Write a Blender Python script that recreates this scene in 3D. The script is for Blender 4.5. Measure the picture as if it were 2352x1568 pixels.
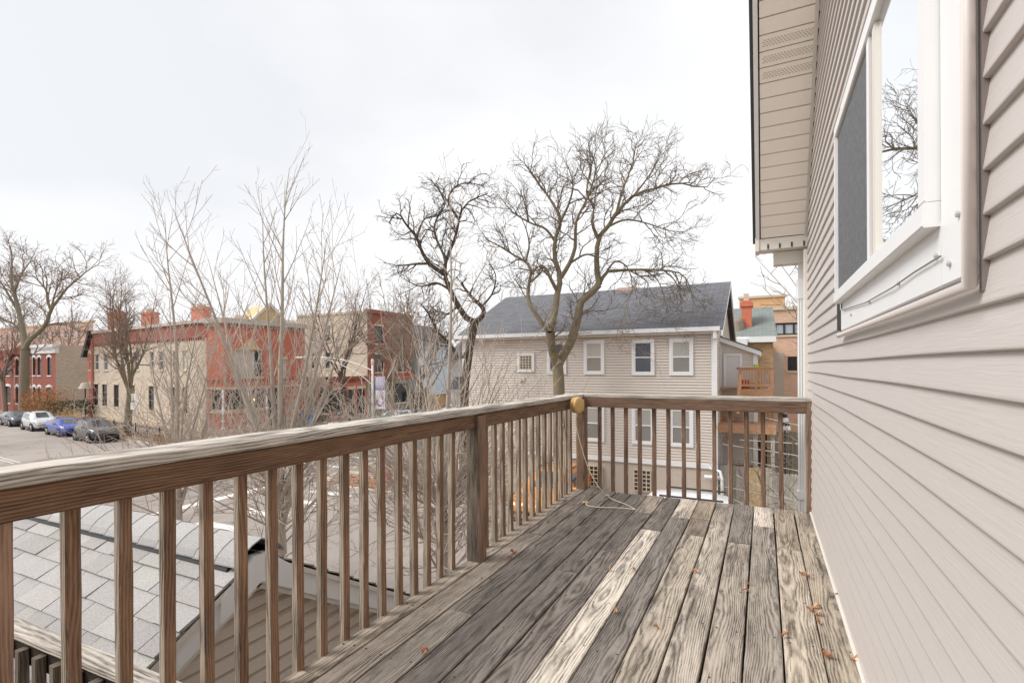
import bpy, math, random
import numpy as np
from mathutils import Vector, Matrix

# ------------------------------------------------------------------ camera, sky, sun, exposure
F_PX, YAW, ROLL, HZ, EYE = 1175.0, .4567, -.005, 841.0, 1.18      # photo measured at 2352 px wide
for o in list(bpy.data.objects): bpy.data.objects.remove(o)
scene = bpy.context.scene
COL = scene.collection
cam_d = bpy.data.cameras.new('camera'); cam = bpy.data.objects.new('camera', cam_d); COL.objects.link(cam)
cam_d.sensor_width = 36; cam_d.lens = F_PX/2352*36; cam_d.shift_y = (HZ-784)/2352
cam_d.clip_start = .02; cam_d.clip_end = 3000
cam.location = (0, 0, EYE)
cam.matrix_world = Matrix.Translation((0, 0, EYE)) @ Matrix.Rotation(YAW, 4, 'Z') @ Matrix.Rotation(math.pi/2, 4, 'X') @ Matrix.Rotation(ROLL, 4, 'Z')
scene.camera = cam

SUN_EL, SUN_AZ = math.radians(46), math.radians(236)               # azimuth clockwise from +Y
world = bpy.data.worlds.new('World'); scene.world = world; world.use_nodes = True
wn = world.node_tree; wn.nodes.clear()
def wnode(t, **k):
    n = wn.nodes.new(t)
    for a, b in k.items(): setattr(n, a, b)
    return n
sky = wnode('ShaderNodeTexSky', sky_type='NISHITA', sun_disc=False)
sky.sun_elevation = SUN_EL; sky.sun_rotation = SUN_AZ; sky.dust_density = 4; sky.air_density = 1; sky.altitude = 180
hsv = wnode('ShaderNodeHueSaturation'); hsv.inputs['Saturation'].default_value = .22
wn.links.new(sky.outputs[0], hsv.inputs['Color'])
tcw = wnode('ShaderNodeTexCoord')
mpw = wnode('ShaderNodeMapping'); mpw.inputs['Scale'].default_value = (1, 1, 1.9); mpw.inputs['Location'].default_value = (.35, .1, .0)
wn.links.new(tcw.outputs['Generated'], mpw.inputs['Vector'])
nzw = wnode('ShaderNodeTexNoise'); nzw.inputs['Scale'].default_value = 1.35; nzw.inputs['Detail'].default_value = 5; nzw.inputs['Roughness'].default_value = .45
wn.links.new(mpw.outputs[0], nzw.inputs['Vector'])
rpw = wnode('ShaderNodeValToRGB')
rpw.color_ramp.elements[0].position = .38; rpw.color_ramp.elements[0].color = (4.42, 4.52, 4.72, 1)
rpw.color_ramp.elements[1].position = .6; rpw.color_ramp.elements[1].color = (5.5, 5.52, 5.58, 1)
wn.links.new(nzw.outputs[0], rpw.inputs[0])
mxw = wnode('ShaderNodeMix', data_type='RGBA'); mxw.inputs[0].default_value = .9
wn.links.new(hsv.outputs[0], mxw.inputs[6]); wn.links.new(rpw.outputs[0], mxw.inputs[7])
bgw = wnode('ShaderNodeBackground'); bgw.inputs['Strength'].default_value = .1
wn.links.new(mxw.outputs[2], bgw.inputs['Color'])
ow = wnode('ShaderNodeOutputWorld'); wn.links.new(bgw.outputs[0], ow.inputs[0])
sl = bpy.data.lights.new('sun', 'SUN'); sl.energy = 1.5; sl.angle = math.radians(28); sl.color = (1, .97, .93)
so = bpy.data.objects.new('sun', sl); COL.objects.link(so)
sd = Vector((math.sin(SUN_AZ)*math.cos(SUN_EL), math.cos(SUN_AZ)*math.cos(SUN_EL), math.sin(SUN_EL)))
so.rotation_euler = sd.to_track_quat('Z', 'Y').to_euler(); so.location = (0, -10, 20)
vs = scene.view_settings; vs.view_transform = 'Standard'; vs.look = 'None'; vs.gamma = 1; vs.exposure = 1.0; vs.use_curve_mapping = False
scene.cycles.use_denoising = True; scene.cycles.denoiser = 'OPENIMAGEDENOISE'; scene.render.filter_size = 1.2
scene.render.engine = 'CYCLES'; scene.cycles.max_bounces = 6; scene.cycles.diffuse_bounces = 3; scene.cycles.transparent_max_bounces = 6
scene.render.resolution_x = 1024; scene.render.resolution_y = 682

# ------------------------------------------------------------------ measuring helpers: a place seen in the photo -> a point in the place
CS, SN = math.cos(YAW), math.sin(YAW)
def ray(px, py):
    a, b = (px-1176)/F_PX, (py-HZ)/F_PX
    cr, sr = math.cos(ROLL), math.sin(ROLL)
    u, v = a*cr+b*sr, -a*sr+b*cr
    return (u*CS-SN, u*SN+CS, -v)
def on_x(px, py, X): r = ray(px, py); t = X/r[0]; return Vector((X, r[1]*t, EYE+r[2]*t))
def on_y(px, py, Y): r = ray(px, py); t = Y/r[1]; return Vector((r[0]*t, Y, EYE+r[2]*t))
def on_z(px, py, Z): r = ray(px, py); t = (Z-EYE)/r[2]; return Vector((r[0]*t, r[1]*t, Z))
def at_d(px, py, D): r = ray(px, py); return Vector((r[0]*D, r[1]*D, EYE+r[2]*D))
G = EYE-5.6                                                        # street level
random.seed(7); np.random.seed(7)
R = random.uniform

# ------------------------------------------------------------------ materials
def srgb(r, g, b):
    f = lambda c: (c/12.92 if c <= .04045 else ((c+.055)/1.055)**2.4)
    return (f(r/255), f(g/255), f(b/255), 1)
class NT:
    def __init__(s, name):
        s.m = bpy.data.materials.new(name); s.m.use_nodes = True; s.t = s.m.node_tree; s.t.nodes.clear()
        s.out = s.t.nodes.new('ShaderNodeOutputMaterial'); s.b = s.t.nodes.new('ShaderNodeBsdfPrincipled')
        s.t.links.new(s.b.outputs[0], s.out.inputs[0])
    def n(s, t, ins=None, **k):
        n = s.t.nodes.new(t)
        for a, b in k.items(): setattr(n, a, b)
        for a, b in (ins or {}).items(): s.put(n.inputs[a], b)
        return n
    def put(s, sock, v):
        if isinstance(v, bpy.types.NodeSocket): s.t.links.new(v, sock)
        else: sock.default_value = v
    def M(s, op, a, b=0., c=None):
        n = s.n('ShaderNodeMath', operation=op); s.put(n.inputs[0], a); s.put(n.inputs[1], b)
        if c is not None: s.put(n.inputs[2], c)
        return n.outputs[0]
    def mix(s, f, a, b, mode='MIX'):
        n = s.n('ShaderNodeMix', data_type='RGBA', blend_type=mode); s.put(n.inputs[0], f); s.put(n.inputs[6], a); s.put(n.inputs[7], b)
        return n.outputs[2]
    def ramp(s, f, stops):
        n = s.n('ShaderNodeValToRGB'); e = n.color_ramp.elements
        while len(e) < len(stops): e.new(.5)
        for q, (p, c) in zip(e, stops): q.position = p; q.color = c if len(c) == 4 else (*c, 1)
        s.put(n.inputs[0], f); return n.outputs[0]
    def noise(s, vec, scale, detail=3, rough=.5, out=0):
        n = s.n('ShaderNodeTexNoise', {'Scale': scale, 'Detail': detail, 'Roughness': rough}); s.put(n.inputs['Vector'], vec); return n.outputs[out]
    def map(s, vec, scale=(1, 1, 1), loc=(0, 0, 0), rot=(0, 0, 0)):
        n = s.n('ShaderNodeMapping', {'Scale': scale, 'Location': loc, 'Rotation': rot}); s.put(n.inputs['Vector'], vec); return n.outputs[0]
    def obj(s): return s.n('ShaderNodeTexCoord').outputs['Object']
    def pos(s): return s.n('ShaderNodeNewGeometry').outputs['Position']
    def info(s): return s.n('ShaderNodeObjectInfo')
    def bump(s, h, strength=.3, dist=.01):
        n = s.n('ShaderNodeBump', {'Strength': strength, 'Distance': dist}); s.put(n.inputs['Height'], h); s.t.links.new(n.outputs[0], s.b.inputs['Normal'])
    def fin(s, col, rough=.7, **k):
        s.put(s.b.inputs['Base Color'], col); s.put(s.b.inputs['Roughness'], rough)
        for a, b in k.items(): s.put(s.b.inputs[a.replace('_', ' ')], b)
        return s.m
MATS = {}
def plain(name, col, rough=.6, nscale=0, namt=.15, bump=0, **k):
    if name in MATS: return MATS[name]
    t = NT(name); c = col
    if nscale:
        nz = t.noise(t.pos(), nscale, 4, .6)
        c = t.mix(t.M('MULTIPLY', nz, 1.), tuple(x*(1-namt) for x in col[:3])+(1,), tuple(min(1, x*(1+namt)) for x in col[:3])+(1,))
        if bump: t.bump(nz, bump, .01)
    MATS[name] = t.fin(c, rough, **k); return MATS[name]

def wood(name, axis, dark, light, tint=False, ring=.0078, contrast=1., blotch=.5, rough=.85, stain=None, worn=0.):
    """weathered sawn timber: growth rings cut by the board, fibres, cracks and stains"""
    t = NT(name)
    sp = t.n('ShaderNodeSeparateXYZ'); t.put(sp.inputs[0], t.obj()); x, y, z = sp.outputs
    a, th, l = {'y': (x, z, y), 'x': (y, z, x), 'z': (x, y, z)}[axis]
    inf = t.info(); rnd = inf.outputs['Random']
    rb = t.M('FRACT', t.M('MULTIPLY', rnd, 17.31)); rc = t.M('FRACT', t.M('MULTIPLY', rnd, 71.7))
    lo = t.M('ADD', l, t.M('MULTIPLY', rnd, 41.))
    def vec(a_, b_, c_):
        c = t.n('ShaderNodeCombineXYZ'); t.put(c.inputs[0], a_); t.put(c.inputs[1], b_); t.put(c.inputs[2], c_); return c.outputs[0]
    me = t.M('MULTIPLY', t.M('SUBTRACT', t.noise(vec(t.M('MULTIPLY', a, 2.), 0., t.M('MULTIPLY', lo, 1.3)), 1., 3), .5), .06)
    ac = t.M('ADD', t.M('ADD', a, t.M('MULTIPLY', t.M('SUBTRACT', rb, .5), .2)), me)
    dn = t.M('MULTIPLY', t.M('SUBTRACT', t.noise(vec(7., 0., lo), 0.9, 3), .5), .06)
    dp = t.M('ADD', t.M('ADD', t.M('ADD', .045, t.M('MULTIPLY', rc, .07)), dn), th)
    r = t.M('SQRT', t.M('ADD', t.M('MULTIPLY', ac, ac), t.M('MULTIPLY', dp, dp)))
    wob = t.M('MULTIPLY', t.M('SUBTRACT', t.noise(vec(t.M('MULTIPLY', a, 22.), t.M('MULTIPLY', th, 22.), t.M('MULTIPLY', lo, 5.)), 1., 4, .6), .5), .012)
    g = t.M('ADD', t.M('MULTIPLY', t.M('SINE', t.M('MULTIPLY', t.M('ADD', r, wob), 6.2832/ring)), .5), .5)
    g = t.M('POWER', g, .75)
    fib = t.noise(vec(t.M('MULTIPLY', a, 330.), t.M('MULTIPLY', th, 330.), t.M('MULTIPLY', lo, 9.)), 1., 3, .65)
    blo = t.noise(vec(t.M('MULTIPLY', a, 9.), t.M('MULTIPLY', th, 9.), t.M('MULTIPLY', lo, 2.2)), 1., 5, .65)
    med = t.noise(vec(t.M('MULTIPLY', a, 45.), t.M('MULTIPLY', th, 45.), t.M('MULTIPLY', lo, 5.)), 1., 4, .6)
    f = t.M('ADD', t.M('MULTIPLY', t.M('SUBTRACT', g, .5), .62*contrast), t.M('MULTIPLY', t.M('SUBTRACT', fib, .5), 1.15))
    f = t.M('ADD', f, t.M('MULTIPLY', t.M('SUBTRACT', blo, .5), 1.9*blotch))
    f = t.M('ADD', t.M('ADD', f, t.M('MULTIPLY', t.M('SUBTRACT', med, .5), 1.3)), .52)
    col = t.ramp(f, [(0., dark), (.45, tuple((d+e)/2 for d, e in zip(dark, light))), (1., light)])
    crk = t.M('GREATER_THAN', t.noise(vec(t.M('MULTIPLY', a, 120.), t.M('MULTIPLY', th, 120.), t.M('MULTIPLY', lo, 3.)), 1., 3, .5), .67)
    col = t.mix(t.M('MULTIPLY', crk, .75), col, tuple(c*.35 for c in dark[:3])+(1,))
    if worn:                                                        # bleached bare streaks, and mildew stains that run across the boards
        wa = t.noise(vec(t.M('MULTIPLY', a, 26.), t.M('MULTIPLY', th, 26.), t.M('MULTIPLY', lo, 2.6)), 1., 6, .72)
        col = t.mix(t.M('MULTIPLY', t.ramp(wa, [(.54, (0, 0, 0, 1)), (.63, (1, 1, 1, 1))]), .75*worn), col, light)
        ws = t.noise(vec(t.M('MULTIPLY', a, 13.), t.M('MULTIPLY', th, 13.), t.M('MULTIPLY', t.M('ADD', lo, 3.7), 1.5)), 1., 7, .74)
        col = t.mix(t.M('MULTIPLY', t.ramp(ws, [(.53, (0, 0, 0, 1)), (.66, (1, 1, 1, 1))]), .8*worn), col, tuple(c*.55 for c in dark[:3])+(1,))
    if tint: col = t.mix(1., col, inf.outputs['Color'], 'MULTIPLY')
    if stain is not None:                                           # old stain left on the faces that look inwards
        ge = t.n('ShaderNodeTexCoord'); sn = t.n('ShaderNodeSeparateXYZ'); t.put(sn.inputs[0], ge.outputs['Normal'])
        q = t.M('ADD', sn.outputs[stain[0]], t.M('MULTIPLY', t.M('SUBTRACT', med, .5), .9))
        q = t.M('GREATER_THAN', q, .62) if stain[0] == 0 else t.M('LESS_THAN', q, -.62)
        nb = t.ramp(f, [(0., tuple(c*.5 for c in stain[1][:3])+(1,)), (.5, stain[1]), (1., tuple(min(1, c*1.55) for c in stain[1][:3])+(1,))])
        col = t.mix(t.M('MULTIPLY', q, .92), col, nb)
    t.bump(t.M('SUBTRACT', t.M('ADD', t.M('MULTIPLY', g, .6), t.M('MULTIPLY', fib, .6)), crk), .5, .004)
    MATS[name] = t.fin(col, rough); return MATS[name]

DECK = wood('deck_wood', 'y', (.17, .153, .14, 1), (1., .97, .93, 1), tint=True, ring=.0068, contrast=1., blotch=.8, worn=1.)
BROWN = srgb(128, 80, 55)
CAPY = wood('cap_wood_y', 'y', (.12, .098, .08, 1), (.68, .62, .55, 1), ring=.011, blotch=.5, worn=.7)
CAPX = wood('cap_wood_x', 'x', (.12, .098, .08, 1), (.6, .54, .47, 1), ring=.011, blotch=.5, worn=.6)
APRY = wood('apron_wood_y', 'y', (.055, .026, .014, 1), (.25, .142, .08, 1), ring=.009, blotch=.35)
APRX = wood('apron_wood_x', 'x', (.04, .022, .013, 1), (.25, .15, .1, 1), ring=.009, blotch=.4)
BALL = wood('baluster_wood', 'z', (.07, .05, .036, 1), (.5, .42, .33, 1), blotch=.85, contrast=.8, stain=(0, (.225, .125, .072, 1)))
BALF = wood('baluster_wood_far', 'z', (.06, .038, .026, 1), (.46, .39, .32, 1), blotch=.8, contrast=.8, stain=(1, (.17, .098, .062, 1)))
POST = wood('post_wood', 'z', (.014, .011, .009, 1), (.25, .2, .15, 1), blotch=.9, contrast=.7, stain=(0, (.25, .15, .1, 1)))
POSTF = wood('post_wood_far', 'z', (.05, .028, .018, 1), (.32, .2, .13, 1), blotch=.5, contrast=.6)
OWOOD = wood('orange_wood', 'x', (.3, .13, .06, 1), (.68, .4, .24, 1), blotch=.4)
GREYW = wood('grey_fence_wood', 'z', (.2, .185, .165, 1), (.66, .62, .55, 1), tint=True, blotch=.5)
DARKW = wood('dark_stair_wood', 'x', (.006, .004, .003, 1), (.06, .042, .03, 1), blotch=.5)

def vinyl(name, col, near=False):
    t = NT(name); p = t.pos()
    gr = t.noise(t.map(p, (30, 6, 160) if near else (4, 4, 90)), 1., 4, .6)
    big = t.noise(p, .8, 3)
    c = t.mix(gr, tuple(x*.9 for x in col[:3])+(1,), tuple(min(1, x*1.07) for x in col[:3])+(1,))
    c = t.mix(t.M('MULTIPLY', big, .25), c, tuple(x*.86 for x in col[:3])+(1,))
    if near: t.bump(gr, .22, .004)
    MATS[name] = t.fin(c, .42); return MATS[name]
TAUPE = vinyl('taupe_siding', (.565, .522, .495, 1), True)
BEIGE = vinyl('beige_siding', (.68, .6, .53, 1))
GSID = vinyl('garage_siding', (.7, .61, .53, 1), True)
BLUES = vinyl('pale_blue_siding', srgb(205, 222, 235)); BLUEG = vinyl('grey_blue_siding', srgb(165, 178, 190))
WHITE = plain('white_trim', (.8, .8, .8, 1), .4, 3, .05)
OFFW = plain('off_white_trim', (.7, .66, .6, 1), .45, 3, .08)
SOFF = plain('soffit_cream', (.9, .84, .76, 1), .5, 2, .06)
DKGAP = plain('dark_gap', (.03, .028, .026, 1), .8)
DARK = plain('dark_metal', (.02, .02, .022, 1), .45)
STONE = plain('pale_stone', srgb(205, 190, 165), .8, 3, .15)
CONC = plain('concrete', srgb(190, 180, 168), .85, 1.5, .16, .1)
TAN = plain('tan_paint', srgb(205, 178, 130), .7, 2, .12)
GLASSD = plain('dark_glass', (.035, .04, .045, 1), .06, Specular_IOR_Level=.6)
CURT = plain('pale_blind', (.5, .48, .43, 1), .3)
BLIND = plain('window_blind', (.4, .385, .35, 1), .25, 1.3, .12); BLINDL = plain('screened_blind', (.25, .24, .22, 1), .3, 1.3, .12)
BLINDD = plain('dark_window_blind', (.075, .085, .105, 1), .15, 1.5, .5); CURTL = plain('screened_shade', (.3, .27, .23, 1), .3, 1., .1)
def mirror_glass():
    t = NT('window_glass'); t.b.inputs['Metallic'].default_value = 1
    return t.fin((.92, .95, .97, 1), .01)
MGLASS = mirror_glass()
def screen():
    t = NT('insect_screen'); p = t.pos()
    a = t.noise(t.map(p, (60, 260, 40)), 1., 3, .7); b = t.noise(t.map(p, (200, 900, 900)), 1., 2)
    f = t.M('MULTIPLY', t.M('ADD', a, b), .5)
    return t.fin(t.ramp(f, [(.3, (.03, .032, .037, 1)), (.52, (.1, .103, .11, 1)), (.72, (.42, .42, .42, 1))]), .6)
SCREEN = screen()

def brick(name, c1, c2, mortar, scale=1., bump=.4, var=.5):
    t = NT(name); p = t.pos()
    sp = t.n('ShaderNodeSeparateXYZ'); t.put(sp.inputs[0], p)
    cb = t.n('ShaderNodeCombineXYZ'); t.put(cb.inputs[0], t.M('ADD', sp.outputs[0], sp.outputs[1])); t.put(cb.inputs[1], sp.outputs[2])
    b = t.n('ShaderNodeTexBrick', {'Color1': c1, 'Color2': c2, 'Mortar': mortar, 'Scale': 1., 'Mortar Size': .008*scale, 'Brick Width': .22*scale, 'Row Height': .075*scale, 'Bias': -.1})
    t.put(b.inputs['Vector'], cb.outputs[0])
    n1 = t.noise(t.map(p, (3.3, 3.3, 9)), 1., 4, .7); n2 = t.noise(p, .35, 3)
    c = t.mix(t.M('MULTIPLY', n1, var), b.outputs[0], tuple(x*.55 for x in c1[:3])+(1,))
    c = t.mix(t.M('MULTIPLY', n2, .3), c, mortar)
    t.bump(b.outputs['Fac'], -bump, .02)
    MATS[name] = t.fin(c, .85); return MATS[name]
REDB = brick('red_brick', srgb(208, 110, 84), srgb(188, 91, 69), srgb(200, 145, 122))
DREDB = brick('dark_red_brick', srgb(164, 88, 72), srgb(142, 72, 60), srgb(160, 112, 98))
CREAMB = brick('cream_brick', srgb(236, 220, 200), srgb(206, 186, 164), srgb(160, 146, 132), 1.5, .6, .55)
PINKB = brick('pink_brick', srgb(230, 192, 164), srgb(206, 164, 138), srgb(220, 190, 170), 1.3, .4, .6)
TANB = brick('tan_brick', srgb(228, 180, 128), srgb(212, 160, 110), srgb(226, 192, 150), 1.3, .3, .5)
YELB = brick('dirty_yellow_brick', srgb(196, 158, 114), srgb(116, 88, 66), srgb(190, 166, 136), 1.5, .4, .9)
ORB = brick('chimney_brick', srgb(204, 98, 68), srgb(188, 84, 60), srgb(218, 155, 126), 1.2, .3, .3)
FARB = brick('far_brown_brick', srgb(206, 172, 156), srgb(186, 148, 132), srgb(196, 168, 154), 1.6, .3, .5)

def shingle_roof(name, c1, c2, gap, slope_axis_scale=1.):
    t = NT(name); uv = t.n('ShaderNodeTexCoord').outputs['UV']
    b = t.n('ShaderNodeTexBrick', {'Color1': c1, 'Color2': c2, 'Mortar': gap, 'Scale': 1., 'Mortar Size': .012, 'Brick Width': .42, 'Row Height': .16, 'Bias': 0.})
    t.put(b.inputs['Vector'], uv)
    n = t.noise(t.map(uv, (2.5, 7, 1)), 1., 4, .7)
    c = t.mix(t.M('MULTIPLY', n, .7), b.outputs[0], gap); t.bump(b.outputs['Fac'], -.7, .02)
    return t.fin(c, .9)
ROOFD = shingle_roof('charcoal_shingle_roof', srgb(132, 132, 136), srgb(110, 110, 115), srgb(78, 78, 82))
ROOFG = shingle_roof('green_grey_shingle_roof', srgb(150, 156, 150), srgb(128, 136, 132), srgb(100, 106, 104))
def shingle_mat():
    t = NT('pale_grey_shingle'); o = t.obj(); inf = t.info()
    off = t.n('ShaderNodeVectorMath', operation='ADD'); t.put(off.inputs[0], o); t.put(off.inputs[1], t.M('MULTIPLY', inf.outputs['Random'], 53.))
    gr = t.noise(off.outputs[0], 260., 2, .7); bl = t.noise(t.map(off.outputs[0], (9, 3, 1)), 1., 4, .6)
    c = t.ramp(gr, [(.3, (.17, .167, .165, 1)), (.5, (.42, .412, .405, 1)), (.7, (.72, .71, .7, 1))])
    c = t.mix(t.M('MULTIPLY', bl, .55), c, (.36, .335, .315, 1)); c = t.mix(1., c, inf.outputs['Color'], 'MULTIPLY')
    t.bump(gr, .4, .004); return t.fin(c, .9)
SHING = shingle_mat()

def asphalt():
    t = NT('asphalt'); p = t.pos()
    n1 = t.noise(p, .16, 5, .6); n2 = t.noise(p, 40., 2, .7); n3 = t.noise(t.map(p, (.5, .12, 1)), 1., 4, .65)
    c = t.ramp(t.M('ADD', t.M('MULTIPLY', n1, .55), t.M('MULTIPLY', n3, .45)), [(.35, (.27, .235, .21, 1)), (.52, (.37, .32, .285, 1)), (.66, (.42, .365, .32, 1))])
    c = t.mix(t.M('MULTIPLY', n2, .35), c, (.12, .11, .1, 1))
    v = t.n('ShaderNodeTexVoronoi', {'Scale': .33}, feature='DISTANCE_TO_EDGE'); dv = t.n('ShaderNodeVectorMath', operation='ADD'); t.put(dv.inputs[0], p); t.put(dv.inputs[1], t.noise(p, 1.3, 4, .6, 1)); t.put(v.inputs['Vector'], dv.outputs[0])
    c = t.mix(t.M('MULTIPLY', t.M('LESS_THAN', v.outputs[0], .006), .55), c, (.05, .046, .042, 1))
    return t.fin(c, .9)
ASPH = asphalt()
LAWN = plain('winter_lawn', srgb(150, 134, 116), .95, .7, .35)
def leafmat():
    t = NT('dry_leaf'); inf = t.info()
    c = t.ramp(t.noise(t.pos(), 23., 1), [(.3, srgb(138, 92, 64)), (.5, srgb(182, 128, 92)), (.7, srgb(208, 172, 136))]); return t.fin(c, .8)
LEAF = leafmat()
PAINT = plain('road_paint', srgb(225, 220, 212), .8, 5, .2)

def bark(name, d, l, sc=1., lich=None):
    t = NT(name); p = t.pos()
    n = t.noise(t.map(p, (26*sc, 26*sc, 5*sc)), 1., 5, .65); b = t.noise(p, 1.7, 3)
    c = t.mix(n, d, l)
    if lich: c = t.mix(t.ramp(b, [(.52, (0, 0, 0, 1)), (.66, (1, 1, 1, 1))]), c, lich)
    t.bump(n, .7, .02); return t.fin(c, .9)
BK_PALE = bark('pale_maple_bark', srgb(138, 126, 112), srgb(208, 198, 186))
BK_TWIG = bark('pale_twig_bark', srgb(152, 136, 124), srgb(218, 205, 193))
BK_TOP = bark('grey_brown_twig_bark', srgb(92, 80, 72), srgb(150, 136, 124))
BK_OLIVE = bark('olive_brown_bark', srgb(84, 76, 58), srgb(156, 142, 116), .7)
BK_DARK = bark('dark_bark', srgb(58, 50, 42), srgb(112, 98, 82), .7)
BK_OAK = bark('grey_oak_bark', srgb(92, 84, 70), srgb(150, 140, 118), .5)
BK_FAR = bark('brown_far_twigs', srgb(118, 100, 90), srgb(170, 150, 136))
def glossy(name, col, rough=.25, metal=.0, coat=.6): return plain(name, col, rough, Metallic=metal, Coat_Weight=coat, Coat_Roughness=.05)
TYRE = plain('tyre_rubber', (.018, .018, .018, 1), .8); RIM = plain('alloy_rim', (.5, .5, .52, 1), .3, Metallic=.8)
CARGL = plain('car_glass', (.03, .035, .04, 1), .05, Specular_IOR_Level=.8, Coat_Weight=1.)
LAMPG = plain('headlamp_glass', (.75, .78, .8, 1), .1); BLKPL = plain('black_plastic', (.02, .02, .02, 1), .5)

# ------------------------------------------------------------------ mesh helpers
class MB:
    def __init__(s): s.v = []; s.f = []; s.mi = []; s.uv = None
    def face(s, pts, mi=0):
        b = len(s.v); s.v += [tuple(p) for p in pts]; s.f.append(tuple(range(b, b+len(pts)))); s.mi.append(mi)
    def hexa(s, p, mi=0):                                            # p: 4 bottom ccw, 4 top ccw
        b = len(s.v); s.v += [tuple(q) for q in p]
        for f in ((3, 2, 1, 0), (4, 5, 6, 7), (0, 1, 5, 4), (1, 2, 6, 5), (2, 3, 7, 6), (3, 0, 4, 7)): s.f.append(tuple(b+i for i in f)); s.mi.append(mi)
        return s
    def box(s, x0, x1, y0, y1, z0, z1, mi=0):
        s.hexa([(x0, y0, z0), (x1, y0, z0), (x1, y1, z0), (x0, y1, z0), (x0, y0, z1), (x1, y0, z1), (x1, y1, z1), (x0, y1, z1)], mi); return s
    def prism(s, poly, z0, z1, mi=0):                                # poly ccw seen from above
        n = len(poly); b = len(s.v); s.v += [(p[0], p[1], z0) for p in poly]+[(p[0], p[1], z1) for p in poly]
        s.f.append(tuple(b+i for i in reversed(range(n)))); s.f.append(tuple(b+n+i for i in range(n))); s.mi += [mi, mi]
        for i in range(n): j = (i+1) % n; s.f.append((b+i, b+j, b+n+j, b+n+i)); s.mi.append(mi)
        return s
    def beam(s, p0, p1, w, h, ch=.004, up=(0, 0, 1), mi=0, jit=0):   # chamfered bar from p0 to p1, section w x h
        p0, p1 = Vector(p0), Vector(p1); d = (p1-p0).normalized(); u = d.cross(Vector(up))
        u = u.normalized() if u.length > 1e-4 else Vector((1, 0, 0)); v = u.cross(d)
        a, b_ = w/2, h/2; sec = [(-a+ch, -b_), (a-ch, -b_), (a, -b_+ch), (a, b_-ch), (a-ch, b_), (-a+ch, b_), (-a, b_-ch), (-a, -b_+ch)]
        nst = max(2, int((p1-p0).length/.12)) if jit else 2; b = len(s.v)
        for k in range(nst):
            c = p0.lerp(p1, k/(nst-1)); jx, jy = R(-jit, jit), R(-jit, jit)
            s.v += [tuple(c+u*(x+jx*(1 if x > 0 else -.4))+v*(y+jy*(1 if y > 0 else -.4))) for x, y in sec]
        for k in range(nst-1):
            for i in range(8): j = (i+1) % 8; s.f.append((b+k*8+i, b+(k+1)*8+i, b+(k+1)*8+j, b+k*8+j)); s.mi.append(mi)
        s.f.append(tuple(b+i for i in range(8))); s.f.append(tuple(b+(nst-1)*8+i for i in reversed(range(8)))); s.mi += [mi, mi]; return s
    def tube(s, pts, rad, n=6, mi=0, caps=True):
        pts = [Vector(p) for p in pts]; rad = rad if isinstance(rad, (list, tuple)) else [rad]*len(pts); b = len(s.v)
        u = None
        for i, p in enumerate(pts):
            d = (pts[min(i+1, len(pts)-1)]-pts[max(i-1, 0)]).normalized()
            if u is None: u = d.cross(Vector((0, 0, 1)) if abs(d.z) < .9 else Vector((1, 0, 0))).normalized()
            else: u = (u-d*u.dot(d)).normalized()
            v = d.cross(u)
            s.v += [tuple(p+(u*math.cos(6.2832*k/n)+v*math.sin(6.2832*k/n))*rad[i]) for k in range(n)]
        for i in range(len(pts)-1):
            for k in range(n): j = (k+1) % n; s.f.append((b+i*n+k, b+i*n+j, b+(i+1)*n+j, b+(i+1)*n+k)); s.mi.append(mi)
        if caps: s.f.append(tuple(b+k for k in reversed(range(n)))); s.f.append(tuple(b+(len(pts)-1)*n+k for k in range(n))); s.mi += [mi, mi]
        return s
    def lathe(s, prof, c=(0, 0, 0), n=16, mi=0, axis='z'):
        b = len(s.v)
        for r, h in prof:
            for k in range(n):
                q = 6.2832*k/n; x, y = r*math.cos(q), r*math.sin(q)
                s.v.append((c[0]+x, c[1]+y, c[2]+h) if axis == 'z' else (c[0]+x, c[1]+h, c[2]+y) if axis == 'y' else (c[0]+h, c[1]+x, c[2]+y))
        for i in range(len(prof)-1):
            for k in range(n):
                j = (k+1) % n; q = (b+i*n+k, b+i*n+j, b+(i+1)*n+j, b+(i+1)*n+k); s.f.append(q if axis != 'y' else q[::-1]); s.mi.append(mi)
        return s
    def mesh(s, name, mats, off=(0, 0, 0), smooth=False):
        me = bpy.data.meshes.new(name); me.from_pydata([(a-off[0], b-off[1], c-off[2]) for a, b, c in s.v], [], s.f)
        for m in (mats if isinstance(mats, (list, tuple)) else [mats]): me.materials.append(m)
        if any(s.mi): me.polygons.foreach_set('material_index', s.mi)
        if smooth: me.polygons.foreach_set('use_smooth', [True]*len(s.f))
        if s.uv:
            l = me.uv_layers.new(name='UVMap'); l.data.foreach_set('uv', [c for u in s.uv for c in u])
        me.update(); return me
BASE = {}
def put(name, me, parent=None, loc=(0, 0, 0), rz=0):
    o = bpy.data.objects.new(name, me); COL.objects.link(o); o.location = loc; o.rotation_euler = (0, 0, rz)
    if parent: o.parent = parent
    return o
def thing(name, label, cat, loc=(0, 0, 0), rz=0, group=None):
    o = bpy.data.objects.new(name, None); COL.objects.link(o); o.location = loc; o.rotation_euler = (0, 0, rz); o.empty_display_size = .2
    BASE[o.name] = Vector(loc); return tag(o, label, cat, group)
def tag(o, label=None, cat=None, group=None, kind=None):
    for k, v in (('label', label), ('category', cat), ('group', group), ('kind', kind)):
        if v: o[k] = v
    return o
def part(name, mb, mats, parent, smooth=False, local=False):        # mb is in world coordinates unless local
    root = parent
    while root.parent: root = root.parent
    off = (0, 0, 0) if local else BASE.get(root.name, Vector((0, 0, 0)))
    return put(name, mb.mesh(name, mats, off, smooth), parent)
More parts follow.
